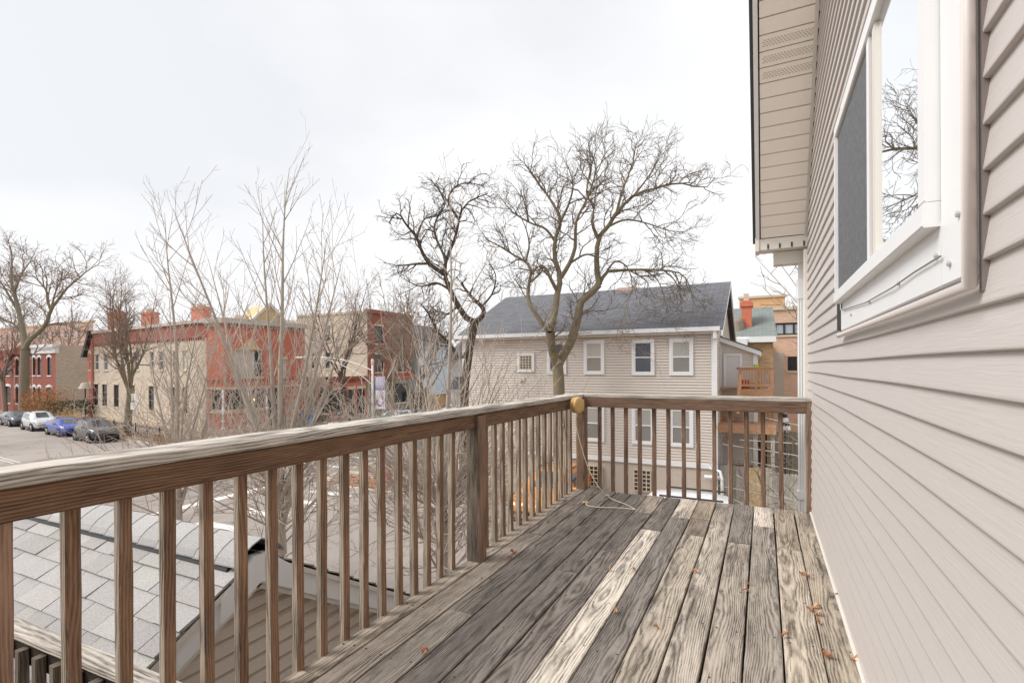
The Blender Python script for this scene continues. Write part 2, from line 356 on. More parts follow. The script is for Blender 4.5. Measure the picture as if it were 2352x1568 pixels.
def solo(name, mb, mats, label, cat, loc, group=None, smooth=False):
    return tag(put(name, mb.mesh(name, mats, loc, smooth), None, loc), label, cat, group)
def struct(name, mb, mats): return tag(put(name, mb.mesh(name, mats)), kind='structure')
def copy_tree(o, parent=None):
    c = o.copy(); COL.objects.link(c); c.parent = parent
    for ch in list(o.children): copy_tree(ch, c)
    return c

# ------------------------------------------------------------------ the setting: ground, road, pavements
def sheet(poly, z): m = MB(); m.face([(p[0], p[1], z) for p in poly]); return m
struct('ground', sheet([(-900, -300), (900, -300), (900, 1200), (-900, 1200)], G-.12), LAWN)
struct('road', sheet([(-170, 2), (90, 2), (90, 160), (-170, 160)], G), ASPH)
def block(name, poly, kerb_w=.16):
    """raised kerbed island of ground"""
    struct(name, MB().prism(poly, G-.11, G+.12), LAWN)
def kerb(pts, w=.17):
    m = MB()
    for a, b in zip(pts[:-1], pts[1:]):
        a, b = Vector((*a, 0)), Vector((*b, 0)); d = (b-a).normalized(); n = Vector((d.y, -d.x, 0))
        q = [a+n*.008, b+n*.008, b-n*w, a-n*w]; m.hexa([(p.x, p.y, G-.05) for p in q]+[(p.x, p.y, G+.128) for p in q])
    struct('kerb', m, CONC)
def arc(cx, cy, r, a0, a1, n=7): return [(cx+r*math.cos(math.radians(a0+(a1-a0)*i/n)), cy+r*math.sin(math.radians(a0+(a1-a0)*i/n))) for i in range(n+1)]
NK, EK, WK = 17.7, -20.2, -33.0                                     # kerb lines: north of the near street, east and west of the far one
ne = arc(EK+3, NK+3, 3, 180, 270)
block('verge', [(80, NK), (80, 150), (EK, 150)]+ne); kerb([(EK, 150)]+ne+[(80, NK)])
nwl = lambda x: 21.4+(-37-x)*.125
nw = [(-170, nwl(-170)), (-37.5, nwl(-37.5))]+[(-35, 21.6), (-33.6, 23), (WK, 25)]+[(WK, 150)]
block('verge', nw+[(-170, 150)]); kerb(nw)
block('verge', [(-170, -30), (80, -30), (80, 8.7), (-170, 8.7)]); kerb([(80, 8.7), (-170, 8.7)])
def walk(name, a, b, w, n):
    """concrete walk of separate slabs"""
    a, b = Vector((*a, 0)), Vector((*b, 0)); d = (b-a)/n; k = d.normalized(); s_ = Vector((-k.y, k.x, 0))*w
    root = struct(name, MB().prism([tuple((a-s_*.01)[:2]), tuple((b-s_*.01)[:2]), tuple((b+s_*1.01)[:2]), tuple((a+s_*1.01)[:2])], G+.09, G+.126), DKGAP)
    for i in range(n):
        p, q = a+d*i+k*.012, a+d*(i+1)-k*.012
        put('slab', MB().prism([tuple(p[:2]), tuple(q[:2]), tuple((q+s_)[:2]), tuple((p+s_)[:2])], G+.1, G+.138+R(0, .006)).mesh('slab', CONC), root)
walk('pavement', (EK+.6, NK+1.9), (5, NK+1.9), 1.0, 16)
walk('pavement', (-14.6, NK+3.2), (-14.6, 48), 1.5, 16)
walk('pavement', (-68, nwl(-68)+2.6), (-37.5, nwl(-37.5)+2.6), 1.7, 18)
walk('pavement', (-35.4, 26.5), (-35.4, 62), 2.6, 18)
def bars(quads):
    m = MB()
    for q in quads: m.face([(x, y, G+.005) for x, y in q])
    struct('road_marking', m, PAINT)
bars([[(x, y), (x+2.3, y), (x+2.3, y+.5), (x, y+.5)] for x, y in [(-18.4, 9.6), (-18.4, 11.4), (-18.4, 13.2), (-18.4, 15.), (-18.4, 16.6)]])
bars([[(EK-.4, y), (WK+.6, y), (WK+.6, y+.3), (EK-.4, y+.3)] for y in (21.3, 24.1)])
bars([[(-21.2, 8.9), (-20.7, 8.9), (-20.7, 17.4), (-21.2, 17.4)]])
bars([[(-52, 15.2), (-36, 13.8), (-36, 13.87), (-52, 15.27)], [(-52, 15.5), (-36, 14.1), (-36, 14.17), (-52, 15.57)]])

# ------------------------------------------------------------------ the deck: planks, nails, rim
deck = thing('deck', 'weathered grey plank deck with dark stains beside the taupe wall', 'deck', (-.6, 2, 0))
XB = [.2145+.1455*n for n in range(-12, 1)]+[.345]
XB = [-1.64]+XB
YF, YN = 4.735, -.9
joints = {-.74: [3.73], -.593: [4.131], -.443: [3.743, 4.159], -.3: [4.163], -.149: [3.712], -.007: [4.163], .143: [3.713], .28: [4.157], -.879: [3.199, 4.148], -1.02: [2.78], -1.17: [3.6], -1.31: [2.1, 4.15], -1.46: [3.3], -1.58: [1.43]}
tints = {.28: [(172, 158, 138), (165, 152, 134)], .143: [(190, 176, 156), (170, 154, 134)], -.007: [(158, 148, 136), (210, 198, 184)], -.149: [(168, 156, 143), (138, 130, 120)],
         -.3: [(180, 169, 155), (158, 147, 134)], -.443: [(178, 165, 148), (142, 128, 113), (166, 148, 128)], -.593: [(134, 126, 118), (205, 190, 174)], -.74: [(216, 205, 190), (124, 116, 108)],
         -.879: [(122, 113, 106), (112, 104, 97), (158, 144, 130)], -1.02: [(122, 114, 107), (114, 106, 100)], -1.17: [(112, 104, 98), (104, 96, 90)], -1.31: [(134, 124, 114), (110, 102, 95), (124, 114, 104)],
         -1.46: [(138, 126, 114), (118, 108, 98)], -1.58: [(150, 136, 120), (146, 133, 118)]}
mid = lambda d, c: d[min(d, key=lambda k: abs(k-c))]
nails = MB()
for x0, x1 in zip(XB[:-1], XB[1:]):
    c = (x0+x1)/2; ys = [YN]+mid(joints, c)+[YF+R(-.012, .012)]; tt = mid(tints, c)
    for i, (y0, y1) in enumerate(zip(ys[:-1], ys[1:])):
        w = x1-x0-R(.005, .011); L = y1-y0-.005; m = MB(); n = max(3, int(L/.25)); ch = .0035; b = 0
        sec = [(-w/2, -.036), (w/2, -.036), (w/2, -ch), (w/2-ch, 0), (0, R(-.0015, .001)), (-w/2+ch, 0), (-w/2, -ch)]
        for k in range(n+1):
            y = -L/2+L*k/n; dz = R(-.0012, .0012); dx = R(-.0012, .0012); m.v += [(a+dx, y, z+dz) for a, z in sec]
        for k in range(n):
            for q in range(7): j = (q+1) % 7; m.f.append((k*7+q, k*7+j, (k+1)*7+j, (k+1)*7+q)); m.mi.append(0)
        m.f.append(tuple(reversed(range(7)))); m.f.append(tuple(range(n*7, n*7+7))); m.mi += [0, 0]
        m.f = [tuple(reversed(f)) for f in m.f]
        o = put('plank', m.mesh('plank', DECK), deck, (c+.6, (y0+y1)/2-2, R(-.002, .002)))
        t_ = tt[min(i, len(tt)-1)]; gq = sum(srgb(*t_)[:3])/3; kq = 1.6 if c < -.8 else 1.27; o.color = tuple(min(1, (v*.75+gq*.25)*kq) for v in srgb(*t_)[:3])+(1,)
    for yj in [y for y in np.arange(4.155, -.5, -.4185)]:
        for sx in (x0+.03, x1-.03):
            nx, ny = sx+R(-.006, .006), yj+R(-.012, .012)
            nails.lathe([(.0045, 0), (.0045, .0012), (0, .0014)], (nx, ny, .0005), 6)
tag(part('nail_heads', nails, plain('rusty_nail', (.03, .025, .022, 1), .7), deck), kind='stuff')
rim = MB(); rim.box(-1.63, .34, YF-.06, YF-.015, -.26, -.04); rim.box(-1.63, -1.585, YN, YF-.07, -.26, -.04)
part('rim_joist', rim, DARKW, deck)
jm = MB()
for y in np.arange(4.155, -.5, -.4185): jm.box(-1.58, .34, y-.02, y+.02, -.26, -.04)
part('joists', jm, DARKW, deck)
for yy in (.2, 4.6):
    m = MB(); m.beam((-1.5, yy, G), (-1.5, yy, -.04), .14, .14); part('support_post', m, DARKW, deck)

# ------------------------------------------------------------------ railings
RT = .912
def baluster_mesh(seed, L, mat):
    random.seed(seed); m = MB(); m.beam((0, 0, -L/2), (0, 0, L/2), .035, .035, .005, (0, 1, 0), jit=.0016); return m.mesh('baluster', mat)
lr = thing('deck_railing', 'long brown wooden railing with thin balusters along the open side of the deck', 'railing', (-1.6, 2, 0))
capm = MB(); capm.beam((-1.625, -.8, RT+.022), (-1.625, 4.86, RT-.019), .155, .036, .007, jit=.0025); part('cap_board', capm, CAPY, lr)
apm = MB(); apm.beam((-1.582, -.8, RT-.036), (-1.582, 2.665, RT-.066), .036, .08, .005, jit=.001); part('top_rail', apm, APRY, lr)
apm = MB(); apm.beam((-1.582, 2.775, RT-.067), (-1.582, 4.69, RT-.081), .036, .084, .005, jit=.001); part('top_rail', apm, APRY, lr)
bms = [baluster_mesh(100+i, 1.0, BALL) for i in range(6)]
ybs = [.695+.1225*i for i in range(-6, 16)]+[2.93+.1265*i for i in range(14)]
for i, y in enumerate(ybs):
    if .5 < y < .62: continue
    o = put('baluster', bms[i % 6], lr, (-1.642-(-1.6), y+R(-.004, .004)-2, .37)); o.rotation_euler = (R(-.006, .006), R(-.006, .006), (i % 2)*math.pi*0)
for y, w in ((.515, .09), (2.72, .092)):
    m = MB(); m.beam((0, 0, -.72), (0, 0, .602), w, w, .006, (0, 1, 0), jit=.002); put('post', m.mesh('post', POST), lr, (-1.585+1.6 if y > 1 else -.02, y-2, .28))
fr = thing('deck_railing', 'short brown wooden railing across the far end of the deck, meeting the wall', 'railing', (-.6, 4.75, 0))
capm = MB(); capm.beam((-1.545, 4.775, RT-.015), (.352, 4.775, RT-.015), .145, .036, .007, jit=.002); part('cap_board', capm, CAPX, fr)
apm = MB(); apm.beam((-1.529, 4.722, RT-.079), (.308, 4.722, RT-.079), .036, .09, .005, jit=.001); part('top_rail', apm, APRX, fr)
bms = [baluster_mesh(200+i, 1.0, BALF) for i in range(6)]
for i in range(13):
    x = -1.415+.1284*i
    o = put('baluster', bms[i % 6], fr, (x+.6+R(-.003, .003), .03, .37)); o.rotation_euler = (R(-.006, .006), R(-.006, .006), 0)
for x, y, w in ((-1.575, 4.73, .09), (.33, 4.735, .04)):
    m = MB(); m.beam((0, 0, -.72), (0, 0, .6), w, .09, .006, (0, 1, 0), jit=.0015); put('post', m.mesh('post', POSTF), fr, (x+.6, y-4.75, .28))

# lower stair landing rail outside the deck
sr = thing('stair_railing', 'low dark stair railing with pale cap beside the garage roof', 'railing', (-2, .7, -.7))
a, b = on_x(350, 1568, -1.75), None
p0 = on_z(62, 1452, .08); p1 = on_z(352, 1570, .08)
dd = (p1-p0).normalized(); p0 = p0-dd*1.3; p1 = p1+dd*.22
m = MB(); m.beam(p0, p1, .075, .034, .006, jit=.0015); part('cap_board', m, CAPX, sr)
nn = Vector((-dd.y, dd.x, 0))
m = MB(); m.beam(p0+Vector((0, 0, -.07)), p1+Vector((0, 0, -.07)), .036, .09, .004); part('top_rail', m, DARKW, sr)
L_ = (p1-p0).length
for i in range(int(L_/.13)):
    q = p0+dd*(.06+.13*i)-nn*.0; m = MB(); m.beam(q+Vector((0, 0, -.95))-nn*.04, q+Vector((0, 0, -.035))-nn*.04, .036, .036, .004, (0, 1, 0)); part('baluster', m, GREYW, sr).color = (.3, .26, .22, 1)
m = MB(); m.box(p0.x-.2, -1.72, .2, 1.0, -.78, -.74); part('landing', m, DARKW, sr)

# ------------------------------------------------------------------ our own house: siding, window, rake soffit, downspout
XW = .345
house = thing('sided_house', 'taupe vinyl-sided house with white slider window, right beside the deck', 'house', (XW, 2, G))
YC, ZC, RK = 4.956, 2.25, 1.2                                       # far corner, rake foot, rake slope
rake_z = lambda y: ZC+(YC-y)*RK
m = MB(); m.face([(XW+.02, -6, G), (XW+.02, -6, 9), (XW+.02, YC-6.0, 9), (XW+.02, YC-.005, ZC+.01), (XW+.02, YC-.005, G)][::-1])
m.face([(XW+.02, YC-.005, G), (8, YC-.005, G), (8, YC-.005, ZC), (XW+.02, YC-.005, ZC)][::-1]); m.face([(8, YC, G), (8, -6, G), (8, -6, 9), (8, YC-6, 9), (8, YC, ZC)][::-1])
wall = part('wall', m, TAUPE, house)
EXP = .0757
k0 = int((G-1.2)/EXP)
rows = []
rs = random.Random(3)
wob = [(rs.uniform(.5, 2.2), rs.uniform(0, 6.28), rs.uniform(.0006, .0018)) for _ in range(5)]
def bulge(y, z):
    b = sum(a_*math.sin(f*y*2.2+p+z*1.1) for f, p, a_ in wob)
    b += .009*math.exp(-((y-4.25)/.42)**2)*math.exp(-((z-.62)/.5)**2)-.007*math.exp(-((y-4.65)/.3)**2)*math.exp(-((z-.7)/.6)**2)
    return b
for k in range(-17, 48):
    z0 = 1.2+EXP*k; z1 = z0+EXP+.012
    yend = YC if z1 < ZC else YC-(z1-ZC)/RK-.002
    if yend < -.8: continue
    segs = [(-.9, yend)]
    m = MB(); n = 46
    prof = [(0.004, z0+.0002), (.0, z0), (-.0125, z0+.001), (-.0135, z0+.004), (-.0128, z0+.009), (-.0015, z1)]
    for i in range(n+1):
        y = -.9+(yend+.9)*(1-(1-i/n)**1.0)
        bb = bulge(y, z0)
        sag = .0016*math.sin(3.1*y+k)+(.006*math.exp(-((y-4.45)/.25)**2)*math.exp(-((z0-.55)/.5)**2))
        m.v += [(XW-(-dx)-bb if dx > 0 else XW+dx-bb, y, z-sag) for dx, z in prof]
    for i in range(n):
        for q in range(5): m.f.append((i*6+q, (i+1)*6+q, (i+1)*6+q+1, i*6+q+1)); m.mi.append(0)
    o = part('siding_course', m, TAUPE, wall)
    o.data.polygons.foreach_set('use_smooth', [True]*len(o.data.polygons))
# lap joints of the vinyl panels near the far corner
for k, y in ((-2, 4.42), (-3, 4.42), (-4, 4.43), (-8, 4.43), (-9, 4.44), (-10, 4.45)):
    m = MB(); z0 = 1.2+EXP*k; m.hexa([(XW-.0145-bulge(y, z0), y, z0+.002), (XW-.0165-bulge(y, z0), y, z0+.002), (XW-.0165-bulge(y, z0), y+.003, z0+.002), (XW-.0145-bulge(y, z0), y+.003, z0+.002), (XW-.004-bulge(y, z0), y, z0+EXP), (XW-.0055-bulge(y, z0), y, z0+EXP), (XW-.0055-bulge(y, z0), y+.003, z0+EXP), (XW-.004-bulge(y, z0), y+.003, z0+EXP)]); part('panel_seam', m, OFFW, wall)
m = MB(); m.beam((XW-.012, YC+.01, G), (XW-.012, YC+.01, ZC-.1), .05, .06, .006, (0, 1, 0)); part('corner_trim', m, OFFW, house)
m = MB(); m.beam((XW-.02, -.9, .008), (XW-.014, YC-.25, .008), .014, .014, .003); part('base_trim', m, OFFW, house)

# slider window
win = part('window', MB().box(.33, .36, 1.2, 3.0, 1.35, 2.25), DKGAP, house)
XA = .318
cb, ct = 1.302, 2.262
yr, yl = on_x(2228, 668, XA).y, on_x(1932, 760, XA).y
def wpart(n, x0, x1, y0, y1, z0, z1, mat=WHITE, ch=.004):
    m = MB(); m.beam(((x0+x1)/2, y0, (z0+z1)/2), ((x0+x1)/2, y1, (z0+z1)/2), x1-x0, z1-z0, ch); return part(n, m, mat, win)
wpart('casing_board', XA, .35, yr, yr+.155, cb+.03, ct); wpart('casing_board', XA, .35, yr+.157, yl, cb+.03, 1.462)
wpart('casing_board', XA, .35, yr, yl, ct+.001, ct+.09); wpart('casing_board', XA, .35, yl-.04, yl+.03, cb+.126, ct)
m = MB(); m.tube([(XA-.004, yr-.012, ct+.1), (XA-.004, yr-.012, cb+.012), (XA-.004, yl+.01, cb+.012), (XA-.004, yl+.045, cb+.012)], .011, 8); part('channel_trim', m, plain('taupe_trim', (.68, .62, .59, 1), .4), win, True)
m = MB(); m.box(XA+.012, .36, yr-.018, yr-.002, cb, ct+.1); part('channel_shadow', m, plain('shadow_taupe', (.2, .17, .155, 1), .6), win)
fy0, fy1, fz0, fz1 = yr+.16, yl-.01, 1.455, 2.2
XF = .292
wpart('sill', XF-.004, .33, fy0, fy1, fz0, fz0+.05); wpart('frame', XF, .33, fy0, fy0+.045, fz0+.051, fz1); wpart('frame', XF, .33, fy0, fy1, fz1+.001, fz1+.05)
ym = on_x(2002, 600, .305).y
wpart('frame', XF, .33, fy1-.03, fy1, fz0+.051, fz1)
wpart('mullion', .298, .33, ym-.012, ym+.03, fz0+.051, fz1)
wpart('sash_seal', .306, .33, ym-.045, ym-.013, fz0+.051, fz1, plain('brown_brush_seal', srgb(120, 100, 80), .9, 120, .5), .002)
wpart('sash_frame', .301, .33, ym-.085, ym-.046, fz0+.051, fz1, OFFW, .003)
m = MB(); m.face([(.31, fy0+.04, fz0+.045), (.31, ym-.05, fz0+.045), (.31, ym-.05, fz1), (.31, fy0+.04, fz1)][::-1]); part('pane', m, MGLASS, win)
wpart('screen', .304, .31, ym+.02, fy1-.02, fz0+.05, fz1, SCREEN, .001)
m = MB()
for y, z in ((yr+.05, 1.45), (yr+.1, 1.37), (yr+.06, 2.0), (yr+.18, 1.4), (yr+.5, 1.39), (yr+.9, 1.385), (yr+1.3, 1.38), (yl-.02, 2.1)): m.lathe([(.0, -.006), (.006, -.004), (.006, .002)], (XA-.001, y, z), 8, axis='x')
part('screw_heads', m, plain('steel_screw', (.45, .45, .45, 1), .4), win)
m = MB(); m.tube([on_x(2160, 588, XA-.006), on_x(2100, 625, XA-.006), on_x(2050, 660, XA-.008), on_x(1990, 694, XA-.006), on_x(1935, 712, XA-.006)], .002, 6); part('caulk_line', m, plain('grey_caulk', (.25, .24, .23, 1), .8), win, True)

# rake soffit of short panels, fascia and roof edge
def rk(y, dz=0): return rake_z(y)+dz
XO = -.025
ux, uz = -1/math.hypot(1, RK), RK/math.hypot(1, RK)                 # up the rake (towards -y)
def rp(x, s, d=0.): return (x, YC+ux*s+uz*d*-1*0+(-uz)*d*-0 + d*uz, ZC+uz*s+d*(-ux)*1.0)   # s up the rake, d outwards (up)
sof = part('soffit', MB().hexa([rp(XO, 0, .02), rp(XW, 0, .02), rp(XW, 4.6, .02), rp(XO, 4.6, .02), rp(XO, 0, .05), rp(XW, 0, .05), rp(XW, 4.6, .05), rp(XO, 4.6, .05)]), DKGAP, house)
PW = .103
for i in range(40):
    s0, s1 = .03+i*PW, .03+(i+1)*PW
    m = MB()
    q = [(s0+.004, .0), (s1-.006, .0), (s1-.001, .012), (s0+.0, .012)]
    m.hexa([rp(XO+.01, q[0][0], 0), rp(XW-.012, q[0][0], 0), rp(XW-.012, q[1][0], 0), rp(XO+.01, q[1][0], 0), rp(XO+.01, q[3][0], .014), rp(XW-.012, q[3][0], .014), rp(XW-.012, q[2][0], .014), rp(XO+.01, q[2][0], .014)])
    if i in (12, 13, 14):
        for r_ in range(4):
            for c_ in range(16):
                x = XO+.03+c_*.0205+(r_ % 2)*.01; s_ = s0+.03+r_*.012
                m.hexa([rp(x, s_, -.0022), rp(x+.011, s_, -.0022), rp(x+.011, s_+.005, -.0022), rp(x, s_+.005, -.0022), rp(x, s_, .001), rp(x+.011, s_, .001), rp(x+.011, s_+.005, .001), rp(x, s_+.005, .001)], 1)
    part('soffit_panel', m, [SOFF, plain('vent_slot', (.5, .42, .34, 1), .8)], sof)
def slab(x0, x1, s0, s1, d0, d1): return MB().hexa([rp(x0, s0, d0), rp(x1, s0, d0), rp(x1, s1, d0), rp(x0, s1, d0), rp(x0, s0, d1), rp(x1, s0, d1), rp(x1, s1, d1), rp(x0, s1, d1)])
part('fascia', slab(XO-.03, XO, -.02, 4.6, -.012, .12), WHITE, house)
part('wall_moulding', slab(XW-.03, XW-.008, 0, 4.6, -.014, .01), OFFW, house)
part('roof_edge', slab(XO-.055, 8, -.08, 5.6, .125, .16), plain('dark_roof_edge', (.05, .05, .055, 1), .9, 30, .4), house)
m = MB(); m.box(XO-.03, XW, YC-.02, YC+.16, ZC-.075, ZC+.02); m.box(XO-.034, XO-.004, YC-.03, YC+.16, ZC-.085, ZC+.03)
part('eave_return', m, OFFW, house)
m = MB()
for i in range(4): m.box(XO+.06+i*.09, XO+.072+i*.09, YC-.0245, YC-.018, ZC-.07, ZC-.03)
part('return_slots', m, DKGAP, house)
m = MB(); m.box(XW-.26, 8, YC+.1, YC+.22, ZC-.19, ZC-.08); part('gutter', m, OFFW, house)
# ribbed downspout at the far corner
m = MB(); XD = .305; YD = YC+.14
m.box(XD-.03, XD+.03, YD-.03, YD+.03, ZC-.34, ZC-.18); part('spout_outlet', m, OFFW, house)
m = MB(); m.beam((XD, YD, ZC-.5), (XD, YD, ZC-.33), .086, .075, .01, (0, 1, 0)); part('spout_elbow', m, WHITE, house)
m = MB(); m.box(XD-.036, XD+.036, YD-.03, YD+.03, -1.1, ZC-.45)
for i in range(4): m.beam((XD-.027+i*.018, YD-.03, -1.1), (XD-.027+i*.018, YD-.03, ZC-.47), .01, .01, .003, (0, 1, 0))
part('downspout', m, WHITE, house)
m = MB(); m.box(XD-.045, XD+.045, YD-.045, YD+.03, .02, .09); part('spout_collar', m, WHITE, house)

# ------------------------------------------------------------------ small things on the deck
reel = thing('clothesline_reel', 'round tan clothesline reel with white cord hanging on the corner post', 'reel', (-1.5, 4.6, .85))
rc_ = on_y(1326, 930, 4.32); ax = Vector((.955, -.296, 0)); sd_ = Vector((.296, .955, 0))
TANP = plain('tan_plastic', srgb(200, 164, 104), .5)
def disc(prof, n=24):
    m = MB(); b = 0
    for r_, h in prof:
        for k in range(n):
            q = 6.2832*k/n; m.v.append(tuple(rc_+ax*h+sd_*(r_*math.cos(q))+Vector((0, 0, r_*math.sin(q)))))
    for i in range(len(prof)-1):
        for k in range(n): j = (k+1) % n; m.f.append((i*n+k, i*n+j, (i+1)*n+j, (i+1)*n+k)); m.mi.append(0)
    m.f.append(tuple((len(prof)-1)*n+k for k in range(n))); m.mi.append(0); return m
part('casing', disc([(.063, -.035), (.07, -.03), (.07, -.004), (.063, -.001)]), plain('ochre_plastic', srgb(186, 146, 76), .5), reel)
part('cover', disc([(.06, -.001), (.072, .002), (.072, .02), (.066, .028), (.045, .03)]), TANP, reel, True)
m = MB(); c_ = rc_+sd_*.075; m.box(c_.x-.012, c_.x+.012, c_.y-.01, c_.y+.012, c_.z-.05, c_.z+.045); m.box(c_.x-.002, c_.x+.02, c_.y-.02, c_.y-.008, c_.z-.055, c_.z-.035); part('bracket', m, TANP, reel)
def cr(x, y): return ((2100+x*.38273)*.57422, (1500+y*.38273)*.57422)
cpts = [rc_+Vector((0, -.01, -.078))]+[on_y(*cr(x, y), yy) for x, y, yy in ((530, 500, 4.33), (560, 640, 4.34), (610, 820, 4.36), (670, 990, 4.38), (740, 1120, 4.39), (800, 1205, 4.4))]
gp = [on_z(*cr(x, y), .008) for x, y in ((858, 1262), (940, 1305), (1060, 1350), (1155, 1402), (1100, 1395), (950, 1383), (760, 1378), (660, 1362), (632, 1335))]
def smooth_path(p, n=4):
    o = []
    for i in range(len(p)-1):
        a, b, c, d = p[max(i-1, 0)], p[i], p[i+1], p[min(i+2, len(p)-1)]
        for k in range(n):
            t = k/n; o.append(.5*((2*b)+(c-a)*t+(2*a-5*b+4*c-d)*t*t+(3*b-a-3*c+d)*t**3))
    return o+[p[-1]]
m = MB(); m.tube(smooth_path(cpts+gp[:4], 5), .0032, 6); m.tube(smooth_path(gp[3:], 4), .0034, 6); part('cord', m, plain('ivory_cord', srgb(232, 220, 196), .7), reel, True)
m = MB(); q = gp[0]
m.tube([q+Vector((.02*math.cos(i*.7), .014*math.sin(i*.7), .004)) for i in range(10)], .0035, 6); part('clip', m, plain('steel_clip', (.4, .4, .42, 1), .3, Metallic=.9), reel)
m = MB(); q = gp[-1]
for i in range(5):
    aa = i*1.3; m.tube([q, q+Vector((.02*math.cos(aa), .02*math.sin(aa), .012)), q+Vector((.035*math.cos(aa+.4), .03*math.sin(aa+.4), .003))], [.005, .005, .002], 5)
part('knot', m, plain('frayed_cord', srgb(224, 196, 140), .8), reel)
def cq(x, y): return ((2100+x*.59524)*.57422, (1900+y*.59524)*.57422)
lf = [(1145, 655, .05), (1865, 670, .07), (1905, 690, .04), (1480, 780, .04), (1505, 735, .03), (607, 923, .04), (563, 640, .035), (735, 640, .04), (1920, 910, .05), (1960, 890, .06), (1970, 940, .05), (1975, 1000, .035), (2110, 820, .05), (1745, 1085, .04), (2030, 1220, .07), (2250, 1250, .08), (882, 1030, .03), (-76, 525, .05), (-95, 560, .05), (-670, 1190, .04)]
wh = ['by the light knotted plank', 'on the planks under the window', 'near the taupe wall', 'on the dark stained planks']
for i, (x, y, sz) in enumerate(lf):
    p = on_z(*cq(x, y), .004); random.seed(i+40); rz = R(0, 6.28); m = MB(); n = 7
    L, W = sz*R(.6, .9), sz*R(.14, .3); row = []
    for k in range(n):
        t = k/(n-1); w_ = W*math.sin(math.pi*min(.97, t+.03))**.8*(1+.35*(k % 2)); zz = .004+.012*math.sin(t*3.1+i)**2; xx = (t-.5)*L
        row.append([(xx, -w_, zz+R(.002, .012)), (xx, 0, zz-.003), (xx, w_, zz+R(.002, .014))])
    for k in range(n-1):
        for j in range(2): m.face([row[k][j], row[k+1][j], row[k+1][j+1], row[k][j+1]])
    b = {True: wh[3]}.get(x < 0, wh[0] if x < 1100 else wh[1] if x < 1800 else wh[2])
    o = put('dry_leaf', m.mesh('dry_leaf', LEAF), None, (p.x, p.y, .003), rz); tag(o, 'curled brown dry leaf '+b, 'leaf', 'dry leaves '+b)

# ------------------------------------------------------------------ garage roof below the deck
GA = Vector((-2.79, 2.13, .06)); GS = .58; gn = math.hypot(1, GS)
gar = thing('garage', 'low gabled garage with pale grey shingles and taupe lap siding below the deck', 'garage', (-5, 2.1, G))
XE = -7.5; HS = 2.7
def gp_(u, s, d=0., side=-1):                                       # u along the ridge from the gable, s down the slope, d off the roof
    return (GA.x-u, GA.y+side*s/gn+side*d*GS/gn, GA.z-s*GS/gn+d/gn)
rd = MB()
for side in (-1, 1):
    q = [gp_(-.02, 0, -.02, side), gp_(-.02, HS*gn, -.02, side), gp_(4.7, HS*gn, -.02, side), gp_(4.7, 0, -.02, side)]
    rd.face(q if side == 1 else q[::-1])
roof = part('roof', rd, DKGAP, gar)
random.seed(11)
EX = .143
for r_ in range(17):
    u = -.02-R(0, .2)
    while u < 4.4:
        w = random.choice((.14, .19, .23, .28, .33)); u0, u1 = max(u, -.025), u+w-.006
        if u1 > u0+.04:
            s0, s1 = .13+r_*EX-.02, .13+(r_+1)*EX; th = random.choice((.005, .008, .014))
            sk = R(-.004, .004); m = MB(); c0 = Vector(gp_((u0+u1)/2, (s0+s1)/2, 0))
            P8 = [gp_(u0, s0, -.012), gp_(u1, s0, -.012), gp_(u1, s1+sk, -.004), gp_(u0, s1, -.004), gp_(u0, s0, .0), gp_(u1, s0, .0), gp_(u1, s1+sk, th+.004), gp_(u0, s1, th+.004)]
            m.hexa([tuple(Vector(p)-c0) for p in P8]); m.f = [f for f in m.f]
            o = put('shingle', m.mesh('shingle', SHING), roof, tuple(c0-BASE[gar.name])); k = R(.8, 1.02); o.color = (k, k*R(.97, 1), k*R(.95, 1), 1)
        u += w
m = MB()
for r_ in range(18):
    s0, s1 = .05+r_*EX, .05+(r_+1)*EX
    m.hexa([gp_(-.025, s0, -.01, 1), gp_(4.7, s0, -.01, 1), gp_(4.7, s1, 0, 1), gp_(-.025, s1, 0, 1), gp_(-.025, s0, .0, 1), gp_(4.7, s0, .0, 1), gp_(4.7, s1, .01, 1), gp_(-.025, s1, .01, 1)])
tag(part('far_slope_shingles', m, SHING, roof), kind='stuff')
for i in range(23):                                                 # ridge vent cap of overlapping pieces
    u0, u1 = -.03+i*.2, -.03+i*.2+.215; m = MB(); n = 8
    sec = [(.17*math.sin(t), .052*math.cos(t)-.045+.03) for t in np.linspace(-1.45, 1.45, n+1)]
    lift = .006
    for e, (uu, l_) in enumerate(((u0, lift), (u1, 0))):
        m.v += [(GA.x-uu, GA.y+y/gn*1.15, GA.z+z*1.5+.02-abs(y)*GS*.55+l_) for y, z in sec]+[(GA.x-uu, GA.y+y/gn*1.15, GA.z+z*1.5+.011-abs(y)*GS*.55+l_) for y, z in sec]
    N = n+1
    for k in range(n):
        m.f.append((k, k+1, 2*N+k+1, 2*N+k)); m.f.append((N+k, 3*N+k, 3*N+k+1, N+k+1)); m.f.append((k, N+k, N+k+1, k+1)); m.mi += [0]*3
    for k in (0, n): m.f.append((k, 2*N+k, 3*N+k, N+k)); m.mi.append(0)
    m.v = [(a, b_, c_) for a, b_, c_ in m.v]; o = part('ridge_cap', m, SHING, roof); k = R(.85, 1.02); o.color = (k, k, k, 1)
m = MB(); pg_ = [(-.26, -.335), (0, -.185), (.26, -.335), (.26, -.19), (.05, -.02), (-.05, -.02), (-.26, -.19)]
m.face([(GA.x+.032, GA.y+y_, GA.z+z_) for y_, z_ in pg_])
for (ya, za_), (yb, zb__) in zip(pg_, pg_[1:]+pg_[:1]): m.face([(GA.x+.032, GA.y+ya, GA.z+za_), (GA.x-.03, GA.y+ya, GA.z+za_), (GA.x-.03, GA.y+yb, GA.z+zb__), (GA.x+.032, GA.y+yb, GA.z+zb__)])
part('ridge_plug', m, WHITE, gar)
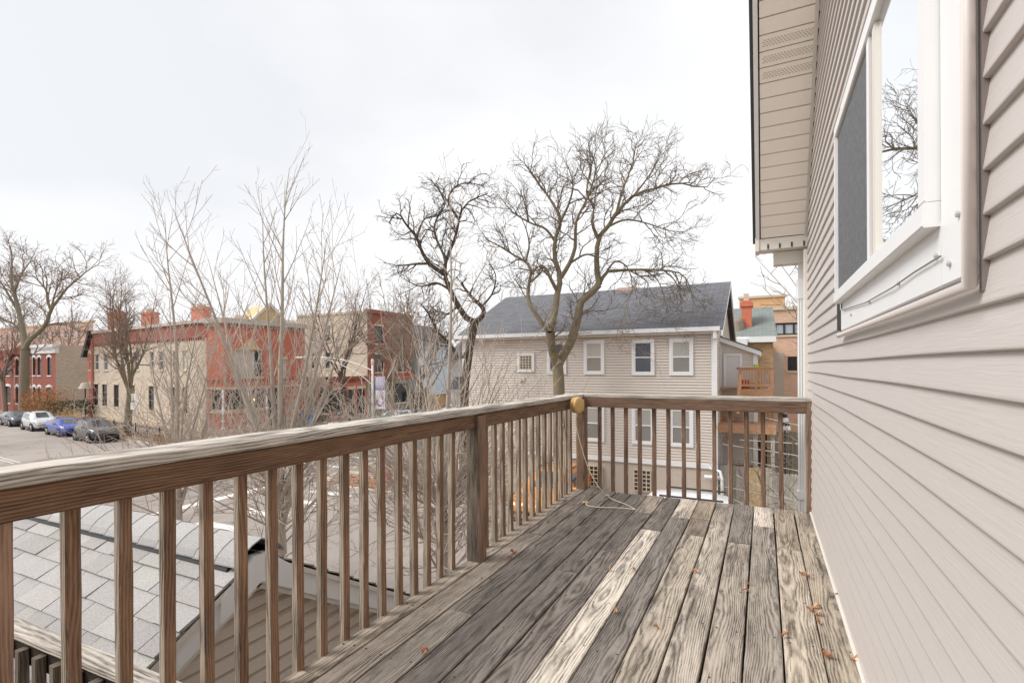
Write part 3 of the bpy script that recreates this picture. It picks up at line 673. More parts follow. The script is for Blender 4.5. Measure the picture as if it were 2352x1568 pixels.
for side in (-1, 1):
    m = MB(); m.hexa([gp_(.06, .14, -.01, side), gp_(4.6, .14, -.01, side), gp_(4.6, .185, .0, side), gp_(.06, .185, .0, side), gp_(.06, .14, .045, side), gp_(4.6, .14, .045, side), gp_(4.6, .185, .016, side), gp_(.06, .185, .016, side)]); part('ridge_vent', m, DARK, roof)
gw = MB(); zb = G
gw.face([(GA.x-.12, GA.y-HS, zb), (GA.x-.12, GA.y+HS, zb), (GA.x-.12, GA.y+HS, GA.z-HS*GS-.1), (GA.x-.12, GA.y, GA.z-.1), (GA.x-.12, GA.y-HS, GA.z-HS*GS-.1)])
gw.face([(GA.x-.12, GA.y-HS+.2, zb), (XE, GA.y-HS+.2, zb), (XE, GA.y-HS+.2, GA.z-HS*GS), (GA.x-.12, GA.y-HS+.2, GA.z-HS*GS)]); gw.face([(GA.x-.12, GA.y+HS-.2, zb), (XE, GA.y+HS-.2, zb), (XE, GA.y+HS-.2, GA.z-HS*GS), (GA.x-.12, GA.y+HS-.2, GA.z-HS*GS)][::-1])
gwall = part('gable_wall', gw, plain('siding_shade_backing', (.2, .165, .14, 1), .8), gar)  # dark backing colour paints the shadow line under each siding lap
for k in range(28):
    z0 = GA.z-.2-.1*(k+1)+.008; z1 = z0+.092; y_ = min(HS, (GA.z-.16-z1)/GS); y0_ = min(HS, (GA.z-.16-z0)/GS)
    if y_ < .02: y_ = .02
    x = GA.x-.12; m = MB(); zm = z0+.062; ym_ = (y0_+y_)/2
    def row(d0, d1, ya, yb, za_, zb__): m.hexa([(x, GA.y-ya, za_), (x+d0, GA.y-ya, za_), (x+d0, GA.y+ya, za_), (x, GA.y+ya, za_), (x, GA.y-yb, zb__), (x+d1, GA.y-yb, zb__), (x+d1, GA.y+yb, zb__), (x, GA.y+yb, zb__)])
    row(.03, .024, y0_, ym_, z0, zm); row(.0225, .004, ym_, y_, zm, z1-.01); part('siding_course', m, GSID, gwall)
for side in (-1, 1):
    for n_, u0, u1, d0, d1, mt in (('rake_board', -.012, .02, -.17, -.025, WHITE), ('rake_trim', .0, .12, -.2, -.172, OFFW), ('drip_edge', -.028, -.013, -.05, -.02, OFFW)):
        m = MB(); e = HS*gn
        q = [gp_(u0, 0, d0, side), gp_(u1, 0, d0, side), gp_(u1, e, d0, side), gp_(u0, e, d0, side), gp_(u0, 0, d1, side), gp_(u1, 0, d1, side), gp_(u1, e, d1, side), gp_(u0, e, d1, side)]
        zc = lambda p: (p[0], GA.y, p[2]) if False else p
        m.hexa(q if side == 1 else [q[3], q[2], q[1], q[0], q[7], q[6], q[5], q[4]]); part(n_, m, mt, gar)

# ------------------------------------------------------------------ facades
class Fac:
    """an upright wall plane from L to R as seen from outside; x along it, z up, d outwards"""
    def __init__(s, L, Rr, z0=G):
        s.L = Vector((L[0], L[1], 0)); d = Vector((Rr[0], Rr[1], 0))-s.L; s.w = d.length; s.r = d.normalized(); s.n = Vector((s.r.y, -s.r.x, 0)); s.z0 = z0
    def p(s, x, z, d=0.): q = s.L+s.r*x+s.n*d; return (q.x, q.y, z)
    def hit(s, px, py):
        r = Vector(ray(px, py)); o = Vector((0, 0, EYE)); t = (s.L-o).dot(s.n)/r.dot(s.n); q = o+r*t; return (q-s.L).dot(s.r), q.z
    def box(s, m, x0, x1, z0, z1, d0, d1, mi=0):
        m.hexa([s.p(x0, z0, d1), s.p(x1, z0, d1), s.p(x1, z0, d0), s.p(x0, z0, d0), s.p(x0, z1, d1), s.p(x1, z1, d1), s.p(x1, z1, d0), s.p(x0, z1, d0)], mi); return m
    def wall(s, name, z1, ops, mat, parent, depth=.14, x0=0, x1=None, z0=None):
        """wall face with real openings and their reveals"""
        x1 = s.w if x1 is None else x1; z0 = s.z0 if z0 is None else z0
        xs = sorted({x0, x1}|{min(max(v, x0), x1) for o in ops for v in o[:2]}); zs = sorted({z0, z1}|{min(max(v, z0), z1) for o in ops for v in o[2:4]})
        m = MB()
        for a, b in zip(xs[:-1], xs[1:]):
            for c, d in zip(zs[:-1], zs[1:]):
                cx, cz = (a+b)/2, (c+d)/2
                if not any(o[0] < cx < o[1] and o[2] < cz < o[3] for o in ops): m.face([s.p(a, c), s.p(b, c), s.p(b, d), s.p(a, d)])
        for a, b, c, d in [o[:4] for o in ops]:
            for q in ([(a, c), (b, c)], [(b, c), (b, d)], [(b, d), (a, d)], [(a, d), (a, c)]):
                (xa, za), (xb, zb_) = q; m.face([s.p(xa, za), s.p(xa, za, -depth), s.p(xb, zb_, -depth), s.p(xb, zb_)][::-1])
        return part(name, m, mat, parent)
def window_in(f, parent, x0, x1, z0, z1, glass=GLASSD, frame=WHITE, sill=STONE, lintel=STONE, depth=.12, fw=.06, sash=True, lh=.22, pointed=False):
    m = MB()
    for a, b, c, d in ((x0, x0+fw, z0, z1), (x1-fw, x1, z0, z1), (x0+fw, x1-fw, z0, z0+fw), (x0+fw, x1-fw, z1-fw, z1)): f.box(m, a, b, c, d, -depth-.02, -depth+.05)
    if sash: zm = (z0+z1)/2; f.box(m, x0+fw, x1-fw, zm-.03, zm+.03, -depth-.02, -depth+.04)
    w = part('window', m, frame, parent)
    m = MB(); m.face([f.p(x0+.01, z0+.01, -depth+.01), f.p(x1-.01, z0+.01, -depth+.01), f.p(x1-.01, z1-.01, -depth+.01), f.p(x0+.01, z1-.01, -depth+.01)]); part('pane', m, glass, w)
    if sill: m = MB(); f.box(m, x0-.08, x1+.08, z0-.13, z0+.003, -.05, .07); part('sill', m, sill, w)
    if lintel:
        m = MB(); f.box(m, x0-.1, x1+.1, z1-.003, z1+lh, -.05, .06)
        if pointed:
            xm = (x0+x1)/2; h = .22
            m.hexa([f.p(x0-.1, z1+lh, .062), f.p(x1+.1, z1+lh, .062), f.p(x1+.1, z1+lh, -.04), f.p(x0-.1, z1+lh, -.04), f.p(xm-.06, z1+lh+h, .062), f.p(xm+.06, z1+lh+h, .062), f.p(xm+.06, z1+lh+h, -.04), f.p(xm-.06, z1+lh+h, -.04)])
            f.box(m, x0-.12, x0+.03, z1-.2, z1, -.03, .065); f.box(m, x1-.03, x1+.12, z1-.2, z1, -.03, .065)
        part('lintel', m, lintel, w)
    return w
def trim_window(f, parent, x0, x1, z0, z1, glass, tw=.1, sash=True):
    """window with flat white surround standing on lap siding"""
    m = MB()
    for a, b, c, d in ((x0, x0+tw, z0, z1), (x1-tw, x1, z0, z1), (x0+tw, x1-tw, z0, z0+tw), (x0+tw, x1-tw, z1-tw, z1)): f.box(m, a, b, c, d, 0, .085)
    w = part('window', m, WHITE, parent); s_ = tw+.045; m = MB()
    for a, b, c, d in ((x0+tw, x0+s_, z0+tw, z1-tw), (x1-s_, x1-tw, z0+tw, z1-tw), (x0+s_, x1-s_, z0+tw, z0+s_), (x0+s_, x1-s_, z1-s_, z1-tw)): f.box(m, a, b, c, d, 0, .072)
    if sash: f.box(m, x0+s_, x1-s_, (z0+z1)/2-.025, (z0+z1)/2+.025, 0, .074)
    part('sash', m, WHITE, w)
    zm = (z0+z1)/2; low = {BLIND.name: BLINDL, CURT.name: CURTL}.get(glass.name, glass)
    for a, b, g_ in ((z0+s_-.01, zm-.005, low), (zm+.005, z1-s_+.01, glass)): m = MB(); f.box(m, x0+s_-.01, x1-s_+.01, a, b, 0, .052 if g_ is low else .058); part('pane', m, g_, w)
    return w
def flat_roof(name, poly, z, mat, parent): m = MB(); m.face([(x, y, z) for x, y in poly]); return part(name, m, mat, parent)
def roof_uv(pts, o, ex, ey): return [((Vector(p)-o).dot(ex), (Vector(p)-o).dot(ey)) for p in pts]
def pitched(name, quads, mat, parent, mi=None):
    m = MB(); m.uv = []
    for q in quads:
        m.face(q); o = Vector(q[0]); ex = (Vector(q[1])-o).normalized(); nrm = ex.cross(Vector(q[-1])-o).normalized(); ey = nrm.cross(ex)
        m.uv += roof_uv(q, o, ex, ey)
    return part(name, m, mat, parent)

# ---- beige lap-sided house across the street
bh = thing('sided_house', 'long beige lap-sided house with charcoal shingle roof behind the big crooked tree', 'house', (-7, 20.4, G))
bf = Fac((-12.5, 20.4), (-1.63, 20.4)); EV, RZ, BD = 2.47, 4.8, 10.
m = MB(); X0, X1 = -12.5, -1.63
bf.box(m, 0, bf.w, G, -2.6, -BD, -.02); part('foundation', m, brick('painted_foundation', srgb(205, 192, 180), srgb(198, 185, 172), srgb(190, 178, 166), 1.2, .5, .3), bh)
m = MB()
m.face([bf.p(0, -2.6), bf.p(bf.w, -2.6), bf.p(bf.w, EV), bf.p(0, EV)])
for x, fl in ((X1, 1), (X0, -1)):
    q = [(x, 20.4, -2.6), (x, 20.4+BD, -2.6), (x, 20.4+BD, EV), (x, 20.4+BD/2, RZ), (x, 20.4, EV)]; m.face(q if fl > 0 else q[::-1])
m.face([(X1, 20.4+BD, -2.6), (X0, 20.4+BD, -2.6), (X0, 20.4+BD, EV), (X1, 20.4+BD, EV)])
bw = part('wall', m, plain('siding_shade_backing', (.2, .165, .14, 1), .8), bh)  # dark brown behind the courses, stands in for shade in the lap gaps
ce = MB().hexa([bf.p(.1, .012, .04), bf.p(bf.w-.1, .012, .04), bf.p(bf.w-.1, .012, 0), bf.p(.1, .012, 0), bf.p(.1, .1105, .012), bf.p(bf.w-.1, .1105, .012), bf.p(bf.w-.1, .1105, 0), bf.p(.1, .1105, 0)]).mesh('siding_course', BEIGE, (-7, 20.4, 0))
for k in range(45): put('siding_course', ce, bw, (0, 0, -2.55+.1105*k-G))
gf = Fac((X1, 20.4), (X1, 20.4+BD))
for k in range(62):
    z0 = -2.55+.1105*k; z1 = z0+.1105
    t0 = 0 if z1 < EV else (z1-EV)/(RZ-EV)*BD/2
    if t0 > BD/2-.1: break
    m = MB(); gf.box(m, .02+t0, BD-t0, z0, z0+.05, 0, .02); m.v = m.v[:4]+[v for v in m.v[4:]]
    m = MB().hexa([gf.p(.06+t0, z0+.012, .04), gf.p(BD-t0, z0+.012, .04), gf.p(BD-t0, z0+.012, 0), gf.p(.06+t0, z0+.012, 0), gf.p(.06+t0, z1, .012), gf.p(BD-t0, z1, .012), gf.p(BD-t0, z1, 0), gf.p(.06+t0, z1, 0)]); part('siding_course', m, BEIGE, bw)
m = MB(); bf.box(m, -.05, bf.w+.05, -2.68, -2.5, 0, .05); part('belt_board', m, WHITE, bh)
m = MB(); bf.box(m, -.06, .1, -2.5, EV, .0, .06); part('corner_board', m, WHITE, bh); m = MB(); bf.box(m, bf.w-.1, bf.w+.03, -2.5, EV, .0, .06); part('corner_board', m, WHITE, bh)
m = MB(); bf.box(m, -.3, bf.w+.22, EV-.03, EV+.13, .28, .42); part('gutter', m, WHITE, bh)
m = MB(); bf.box(m, -.2, bf.w+.15, EV-.1, EV-.05, .0, .3); part('soffit', m, OFFW, bh)
m = MB(); bf.box(m, bf.w-.02, bf.w+.1, -4.3, EV-.15, .05, .16); bf.box(m, bf.w-.02, bf.w+.1, EV-.3, EV, .15, .36); part('downspout', m, WHITE, bh)
m = MB(); bf.box(m, bf.w-.35, bf.w+.2, -3.0, -2.88, .15, .3); m2 = on_y(1650, 1100, 20.0)
m.tube([(m2.x-.3, 20.2, -2.6), (m2.x+.05, 20.1, -2.7), (m2.x+.12, 20.05, -2.95), (m2.x+.12, 20.05, G+.2)], .055, 8); part('drain_pipe', m, WHITE, bh, True)
sl_ = (RZ-EV)/(BD/2); oh = .42
pitched('roof', [[(X0-.35, 20.4-oh, EV-oh*sl_+.2), (X1+.32, 20.4-oh, EV-oh*sl_+.2), (X1+.32, 20.4+BD/2, RZ+.2), (X0-.35, 20.4+BD/2, RZ+.2)],
                 [(X1+.32, 20.4+BD+oh, EV-oh*sl_+.2), (X0-.35, 20.4+BD+oh, EV-oh*sl_+.2), (X0-.35, 20.4+BD/2, RZ+.2), (X1+.32, 20.4+BD/2, RZ+.2)]], ROOFD, bh)
for x in (X1+.27, X0-.3):
    for s_ in (0, 1):
        y0, y1 = (20.4-oh, 20.4+BD/2) if s_ == 0 else (20.4+BD+oh, 20.4+BD/2)
        za, zb_ = EV-oh*sl_+.19, RZ+.19
        m = MB().hexa([(x, min(y0, y1), (za if y0 < y1 else zb_)-.2), (x+.05, min(y0, y1), (za if y0 < y1 else zb_)-.2), (x+.05, max(y0, y1), (zb_ if y0 < y1 else za)-.2), (x, max(y0, y1), (zb_ if y0 < y1 else za)-.2),
                       (x, min(y0, y1), (za if y0 < y1 else zb_)-.01), (x+.05, min(y0, y1), (za if y0 < y1 else zb_)-.01), (x+.05, max(y0, y1), (zb_ if y0 < y1 else za)-.01), (x, max(y0, y1), (zb_ if y0 < y1 else za)-.01)]); part('rake_board', m, WHITE, bh)
def bx_(px0, px1): return bf.hit(px0, 850)[0], bf.hit(px1, 850)[0]
z2b, z2t = .83, 2.24
for a, b, gl, zz in ((1258, 1302, BLINDD, 0), (1342, 1389, CURT, 0), (1452, 1504, BLINDD, -.03), (1538, 1593, BLIND, -.03)):
    x0, x1 = bx_(a, b); trim_window(bf, bh, x0, x1, z2b+zz, z2t+zz, gl)
x0, x1 = bx_(1190, 1228.5); trim_window(bf, bh, x0, x1, .93, 1.76, GLASSD, sash=False)
def glass_block(x0, x1, z0, z1, nx, nz, name='glass_block_grid'):
    m = MB()
    for i in range(nx+1): x = x0+(x1-x0)*i/nx; bf.box(m, x-.018, x+.018, z0, z1, 0, .08)
    for j in range(nz+1): z = z0+(z1-z0)*j/nz; bf.box(m, x0+.02, x1-.02, z-.018, z+.018, 0, .082)
    w = part(name, m, STONE, bh); m = MB(); bf.box(m, x0, x1, z0, z1, -.02, .064); part('pane', m, GLASSD, w)
glass_block(x0+.13, x1-.13, 1.06, 1.63, 4, 5)
for a, b, gl in ((1338, 1389, BLIND), (1452, 1504, BLIND), (1537, 1593, BLIND)):
    x0, x1 = bf.hit(a, 980)[0], bf.hit(b, 980)[0]; trim_window(bf, bh, x0, x1, -1.92, -.42, gl)
for a, b in ((1346, 1384), (1457, 1495), (1126, 1150)):
    x0, x1 = bf.hit(a, 1095)[0], bf.hit(b, 1095)[0]; glass_block(x0, x1, -3.75, -2.93, 4, 5)
m = MB(); c_ = bf.hit(1203, 870); bf.box(m, c_[0]-.06, c_[0]+.06, c_[1]-.08, c_[1]+.08, 0, .08); bf.box(m, c_[0]-.2, c_[0]-.06, c_[1]-.1, c_[1]+.02, .03, .14); part('wall_lamp', m, OFFW, bh)
ch_ = on_y(1442, 655, 25.6); m = MB(); m.box(ch_.x-.5, ch_.x+.5, 25.2, 26.0, 4.6, ch_.z-.45); m.box(ch_.x-.57, ch_.x+.57, 25.13, 26.07, ch_.z-.45, ch_.z-.33); m.box(ch_.x-.45, ch_.x+.45, 25.25, 25.95, ch_.z-.33, ch_.z-.15); part('chimney', m, PINKB, bh)
# lean-to entry at the back with a door
AY = 22.9; af = Fac(tuple(on_y(1653, 850, AY)[:2]), tuple(on_y(1739, 850, AY)[:2]))
za, zb_ = on_y(1656, 776, AY).z, on_y(1738, 808, AY).z
m = MB(); m.face([af.p(0, G), af.p(af.w, G), af.p(af.w, zb_), af.p(0, za)]); m.face([af.p(af.w, G), af.p(af.w, G, -4), af.p(af.w, zb_, -4), af.p(af.w, zb_)])
ad = part('lean_to', m, BEIGE, bh)
for k in range(60):
    z0 = G+.1*k; xr = af.w if z0+.1 < zb_ else af.w*(za-z0-.1)/(za-zb_)
    if xr < .1: break
    m = MB().hexa([af.p(0, z0+.012, .04), af.p(xr, z0+.012, .04), af.p(xr, z0+.012, 0), af.p(0, z0+.012, 0), af.p(0, z0+.1, .012), af.p(xr, z0+.1, .012), af.p(xr, z0+.1, 0), af.p(0, z0+.1, 0)]); part('siding_course', m, BEIGE, ad)
m = MB().hexa([af.p(-.05, za-.12, .2), af.p(af.w+.15, zb_-.16, .2), af.p(af.w+.15, zb_-.16, -4), af.p(-.05, za-.12, -4), af.p(-.05, za+.06, .2), af.p(af.w+.15, zb_+.02, .2), af.p(af.w+.15, zb_+.02, -4), af.p(-.05, za+.06, -4)]); part('lean_to_eave', m, WHITE, bh)
m = MB().hexa([af.p(-.05, za+.062, .23), af.p(af.w+.18, zb_+.022, .23), af.p(af.w+.18, zb_+.022, -4), af.p(-.05, za+.062, -4), af.p(-.05, za+.1, .23), af.p(af.w+.18, zb_+.06, .23), af.p(af.w+.18, zb_+.06, -4), af.p(-.05, za+.1, -4)]); part('lean_to_roof', m, plain('dark_shingle_edge', (.12, .12, .12, 1), .9), bh)
m = MB(); af.box(m, -.08, .08, G, za-.1, 0, .065); part('corner_board', m, WHITE, bh); m = MB(); af.box(m, af.w-.14, af.w+.02, G, zb_-.1, 0, .065); part('corner_board', m, WHITE, bh)
d0, d1 = af.hit(1662, 850)[0], af.hit(1705, 850)[0]; dz0, dz1 = af.hit(1680, 889)[1], af.hit(1680, 817)[1]
m = MB(); af.box(m, d0, d0+.09, dz0, dz1, 0, .08); af.box(m, d1-.09, d1, dz0, dz1, 0, .08); af.box(m, d0, d1, dz1, dz1+.09, 0, .082); dr = part('door_frame', m, WHITE, bh)
m = MB(); af.box(m, d0+.09, d1-.09, dz0, dz1, 0, .05); part('door', m, plain('grey_white_door', (.68, .67, .66, 1), .5), bh)
m = MB(); q = af.p(d1-.17, dz0+(dz1-dz0)*.6, .09); m.lathe([(.0, -.04), (.035, -.035), (.035, 0)], q, 10, axis='y'); part('door_knob', m, DARK, bh)

# ---- orange two-level porch behind that house
po = thing('wooden_porch', 'new orange wooden two-level porch with slat rails behind the beige house', 'porch', (.2, 22.5, G))
PY = 21.9
def prail(pa, pb, y, top, bot, nb, part_name='rail'):
    xa, xb = on_y(pa, 870, y).x, on_y(pb, 870, y).x
    for z in (top, bot): m = MB(); m.beam((xa, y, z), (xb, y, z), .05, .1, .006); part('rail', m, OWOOD, po)
    m = MB(); m.beam((xa-.05, y, top+.065), (xb+.05, y, top+.065), .14, .035, .005); part('cap_board', m, OWOOD, po)
    for i in range(nb): x = xa+(xb-xa)*(i+.5)/nb; m = MB(); m.beam((x, y, bot), (x, y, top), .045, .045, .004, (0, 1, 0)); part('baluster', m, OWOOD, po)
    for x in (xa, (xa+xb)/2, xb): m = MB(); m.beam((x, y+.02, bot-.35), (x, y+.02, top+.04), .1, .1, .006, (0, 1, 0)); part('post', m, OWOOD, po)
    return xa, xb
zt, zb2 = on_y(1735, 848, PY).z, on_y(1735, 885, PY).z
xa, xb = prail(1700, 1774, PY, zt, zb2, 12)
zf = on_y(1735, 893, PY).z
for i in range(14): y = PY-.05+i*.145; m = MB(); m.box(xa-.9 if y > 22.3 else xa, xb, y, y+.138, zf-.04, zf); part('floor_board', m, OWOOD, po)
m = MB(); m.box(xa-.02, xb+.02, PY-.09, PY-.05, zf-.26, zf-.02); part('rim_board', m, OWOOD, po)
m = MB(); q0, q1 = on_y(1694, 902, PY), on_y(1699, 858, PY); m.beam(q0-Vector((0, .1, .8)), q1, .12, .06, .006); part('newel_post', m, plain('peach_wood', srgb(226, 178, 148), .7, 6, .15), po)
zl = on_y(1700, 976, 21.4).z; xl0, xl1 = on_y(1642, 980, 21.4).x, on_y(1783, 985, 21.4).x
for i in range(22):
    x = xl0+(xl1-xl0)*i/22; m = MB(); m.box(x+.005, x+(xl1-xl0)/22-.005, 21.4, 23.3, zl-.04, zl); part('floor_board', m, OWOOD, po)
m = MB(); m.box(xl0, xl1, 21.33, 21.39, zl-.3, zl-.01); part('rim_board', m, OWOOD, po)
lx1 = on_y(1706, 950, 22.9).x; ztl = on_y(1670, 925, 22.9).z
for i in range(9): x = xl0+(lx1-xl0)*i/8; m = MB(); m.box(x-.02, x+.02, 22.75, 22.78, zl, ztl); part('lattice_slat', m, OWOOD, po)
for i in range(6): z = zl+.06+(ztl-zl-.1)*i/5; m = MB(); m.box(xl0, lx1, 22.72, 22.745, z-.02, z+.02); part('lattice_slat', m, OWOOD, po)
for i in range(8): x = lx1+.1+(xl1-lx1)*i/8; m = MB(); m.beam((x, 23.2, zl), (x, 23.2, zf-.3), .06, .06, .005, (0, 1, 0)); part('baluster', m, OWOOD, po)
for px in (1647, 1735, 1775): x = on_y(px, 1040, 21.6).x; m = MB(); m.beam((x, 21.55, G), (x, 21.55, zl-.3), .14, .14, .01, (0, 1, 0)); part('post', m, GREYW, po)
m = MB(); m.box(xl0+.3, xl1-.3, 23.0, 23.1, G, zl-.3); part('back_wall', m, plain('dark_brown_boards', srgb(70, 42, 30), .9, 4, .4), po)
for i in range(4): m = MB(); m.box(xl0+.4, xl1-.5, 21.9+.25*i, 22.1+.25*i, G+.9+.2*i, G+.95+.2*i); part('stair_tread', m, plain('worn_tread', srgb(150, 116, 96), .8, 6, .2), po)
def potted(px, py, y, col, lab, nm, w=.18, h=.3):
    p = on_y(px, py, y); m = MB(); m.lathe([(0, 0), (w*.75, 0), (w, h), (w*.85, h), (w*.8, h*.9), (0, h*.9)], (0, 0, 0), 12); o = put(nm, m.mesh(nm, plain(nm+'_'+str(px), col, .5)), None, (p.x, y, zf+.002)); tag(o, lab, nm.split('_')[-1]); return o
potted(1711, 880, 22.15, srgb(225, 80, 35), 'orange red bucket behind the upper porch rail', 'garden_bucket', .19, .34); potted(1722, 880, 22.2, srgb(214, 214, 60), 'lime yellow pot behind the upper porch rail', 'plant_pot', .12, .26); potted(1731, 880, 22.2, srgb(235, 232, 225), 'white tub behind the upper porch rail', 'storage_tub', .17, .26); potted(1743, 880, 22.2, srgb(226, 210, 70), 'yellow pot beside the white tub on the porch', 'plant_pot', .1, .28)
p = on_y(1737, 838, 21.9); m = MB(); m.lathe([(0, 0), (.08, 0), (.1, .1), (0, .1)], (0, 0, 0), 10); o = put('hanging_planter', m.mesh('hanging_planter', plain('lime_planter', srgb(170, 200, 40), .5)), None, (p.x, 21.9, zt+.085)); tag(o, 'small lime green planter on the porch rail', 'planter')
m = MB(); q = on_y(1757, 870, 22.0); m.box(q.x-.14, q.x+.1, 22.05, 22.1, zf, zt-.05); solo('shower_towel', m, plain('white_cloth', (.75, .74, .76, 1), .9, 9, .1), 'white cloth hanging behind the upper porch rail', 'cloth', (q.x, 22.07, zf)); bpy.data.objects['shower_towel'].name = 'hanging_cloth'
# folded striped parasol
ub = on_y(1803, 980, 23.5); zt2 = on_y(1800, 940, 23.5).z; pa = thing('parasol', 'folded black and white striped parasol beside the orange porch', 'parasol', (ub.x, 23.5, G))
m = MB(); m.tube([(ub.x, 23.5, G), (ub.x, 23.5, zt2+.1)], .025, 8); part('pole', m, DARK, pa)
for i in range(5):
    a_, b_ = i/5, (i+1)/5; h0, h1 = zt2-(zt2-ub.z)*1.15*a_, zt2-(zt2-ub.z)*1.15*b_; m = MB(); m.lathe([(.05+.16*b_, h1), (.05+.16*a_, h0)], (ub.x, 23.5, 0), 10); part('canopy_band', m, WHITE if i % 2 == 0 else DARK, pa)

# ---- grey wooden fence beside the beige house, boards one by one
fe = thing('wooden_fence', 'weathered grey board fence with one raw tan gate section', 'fence', (.3, 22, G))
FX0, FX1, FY = on_y(1660, 1100, 20.9).x, 3.2, 20.9; ftop = on_y(1700, 1072, FY).z
n = int((FX1-FX0)/.135); random.seed(5)
for i in range(n):
    x = FX0+.135*i; h = ftop+R(-.03, .02)-.12*(x > on_y(1775, 1100, FY).x); m = MB()
    w = .13; m.box(-w/2, w/2, -.01, .01, G-h, 0); m.prism([(-w/2, -.01), (w/2, -.01), (w/2, .01), (-w/2, .01)], 0, .0); m = MB(); m.hexa([(-w/2, -.01, G-h), (w/2, -.01, G-h), (w/2, .01, G-h), (-w/2, .01, G-h), (-w/2, -.01, 0), (w/2, -.01, 0), (w/2, .01, 0), (-w/2, .01, 0)]); m.hexa([(-w/2, -.01, 0), (w/2, -.01, 0), (w/2, .01, 0), (-w/2, .01, 0), (-w/2+.04, -.01, .035), (w/2-.04, -.01, .035), (w/2-.04, .01, .035), (-w/2+.04, .01, .035)])
    o = put('board', m.mesh('board', GREYW), fe, (x-.3, FY-22+R(-.004, .004), h-G)); px = 1660+(x-FX0)*52
    k = R(.55, 1.); tanb = 1712 < 1176+F_PX*((x*CS+FY*SN)/(-x*SN+FY*CS)) < 1752
    o.color = (1., .8, .52, 1) if tanb else (k, k*.98, k*.95, 1)
for z in (.35, 1.5): m = MB(); m.box(FX0, FX1, FY+.012, FY+.05, G+z, G+z+.09); part('rail', m, GREYW, fe)
fe2 = thing('wooden_fence', 'tall olive grey board fence behind the orange porch', 'fence', (2, 26, G))
for i in range(26):
    x = on_y(1772, 1000, 26).x+.15*i; m = MB(); m.box(-.07, .07, -.01, .01, 0, 2.6+R(-.03, .03)); o = put('board', m.mesh('board', GREYW), fe2, (x-2, 0, 0)); k = R(.4, .55); o.color = (k, k*.97, k*.85, 1)

# ------------------------------------------------------------------ houses behind on the right
rh = thing('brick_house', 'yellow brick house with grey-green shingle roof and tall red chimney', 'house', (0, 32, G))
RY = 32.
def X_(px, y, py=850): return on_y(px, py, y).x
def Z_(px, py, y): return on_y(px, py, y).z
f_ = Fac((X_(1712, RY), RY), (X_(1776, RY), RY)); ev_ = Z_(1745, 782, RY)
f_.wall('wall', ev_, [], YELB, rh); m = MB(); m.face([f_.p(f_.w, G), f_.p(f_.w, G, -8), f_.p(f_.w, ev_, -8), f_.p(f_.w, ev_)]); part('side_wall', m, YELB, rh)
m = MB(); f_.box(m, -1.5, f_.w+.15, ev_-.1, ev_+.22, 0, .3); part('gutter', m, WHITE, rh)
rr = Z_(1745, 706, RY+3.5); xa_, xb_ = X_(1668, RY), X_(1781, RY)
pitched('roof', [[(xa_, RY-.3, ev_+.2), (xb_+.1, RY-.3, ev_+.2), (X_(1775, RY+3.5), RY+3.5, rr), (X_(1660, RY+3.5), RY+3.5, rr)]], ROOFG, rh)
m = MB(); cx0, cx1 = X_(1703.5, RY+.9), X_(1727, RY+.9); ct_, cb_ = Z_(1715, 690, RY+.9), Z_(1715, 767, RY+.9)
m.box(cx0, cx1, RY+.9, RY+1.7, cb_-.6, ct_); m.box(cx0-.07, cx1+.07, RY+.83, RY+1.77, ct_-.35, ct_-.1); cy_ = part('chimney', m, ORB, rh)
m = MB(); m.box(cx0+.12, cx1-.15, RY+1., RY+1.6, ct_, ct_+.42); part('flue', m, STONE, cy_)
m = MB(); m.box(cx0-.05, cx1+.12, RY+.7, RY+1.8, ev_, cb_+.1); part('chimney_flashing', m, WHITE, cy_)
m = MB(); vx = X_(1694, RY+.6); m.lathe([(.36, ev_+.1), (.36, Z_(1694, 738, RY+.6)), (.3, Z_(1694, 732, RY+.6)), (0, Z_(1694, 730, RY+.6))], (vx, RY+.8, 0), 14); part('old_flue', m, plain('grey_render', srgb(150, 138, 122), .9, 4, .25), rh)
m = MB(); m.box(X_(1671, RY-.6), X_(1717, RY-.6), RY-.8, RY, ev_-.35, ev_+.1); part('porch_roof', m, WHITE, rh); m = MB(); m.box(X_(1671, RY), X_(1714, RY), RY-.3, RY+.2, G, ev_-.35); part('rear_wing', m, BEIGE, rh)
tb = thing('brick_building', 'tall tan brick rooftop block behind the red chimney', 'building', (0, 46, G))
f_ = Fac((X_(1699, 46), 46), (X_(1804, 46), 46)); zt_ = Z_(1750, 684, 46); f_.wall('wall', zt_, [], TANB, tb); m = MB(); f_.box(m, -.1, f_.w+.1, zt_, zt_+.18, -.4, .1); part('coping', m, STONE, tb)
m = MB(); m.face([f_.p(f_.w, G), f_.p(f_.w, G, -9), f_.p(f_.w, zt_, -9), f_.p(f_.w, zt_)]); part('side_wall', m, TANB, tb)
pk = thing('brick_building', 'pinkish brick building with black framed strip window beside the downspout', 'building', (2.6, 38, G))
f_ = Fac((X_(1774, 38), 38), (X_(1900, 38), 38)); zt_ = Z_(1810, 711, 38)
def fr(a, b, c, d): x0, z1 = f_.hit(a, c); x1, z0 = f_.hit(b, d); return x0, x1, z0, z1
o1, o2 = fr(1779, 1846, 742, 768), fr(1809, 1831, 818.5, 851)
f_.wall('wall', zt_, [o1, o2], PINKB, pk); m = MB(); f_.box(m, -.1, f_.w, zt_, zt_+.2, -.5, .12); part('coping', m, STONE, pk)
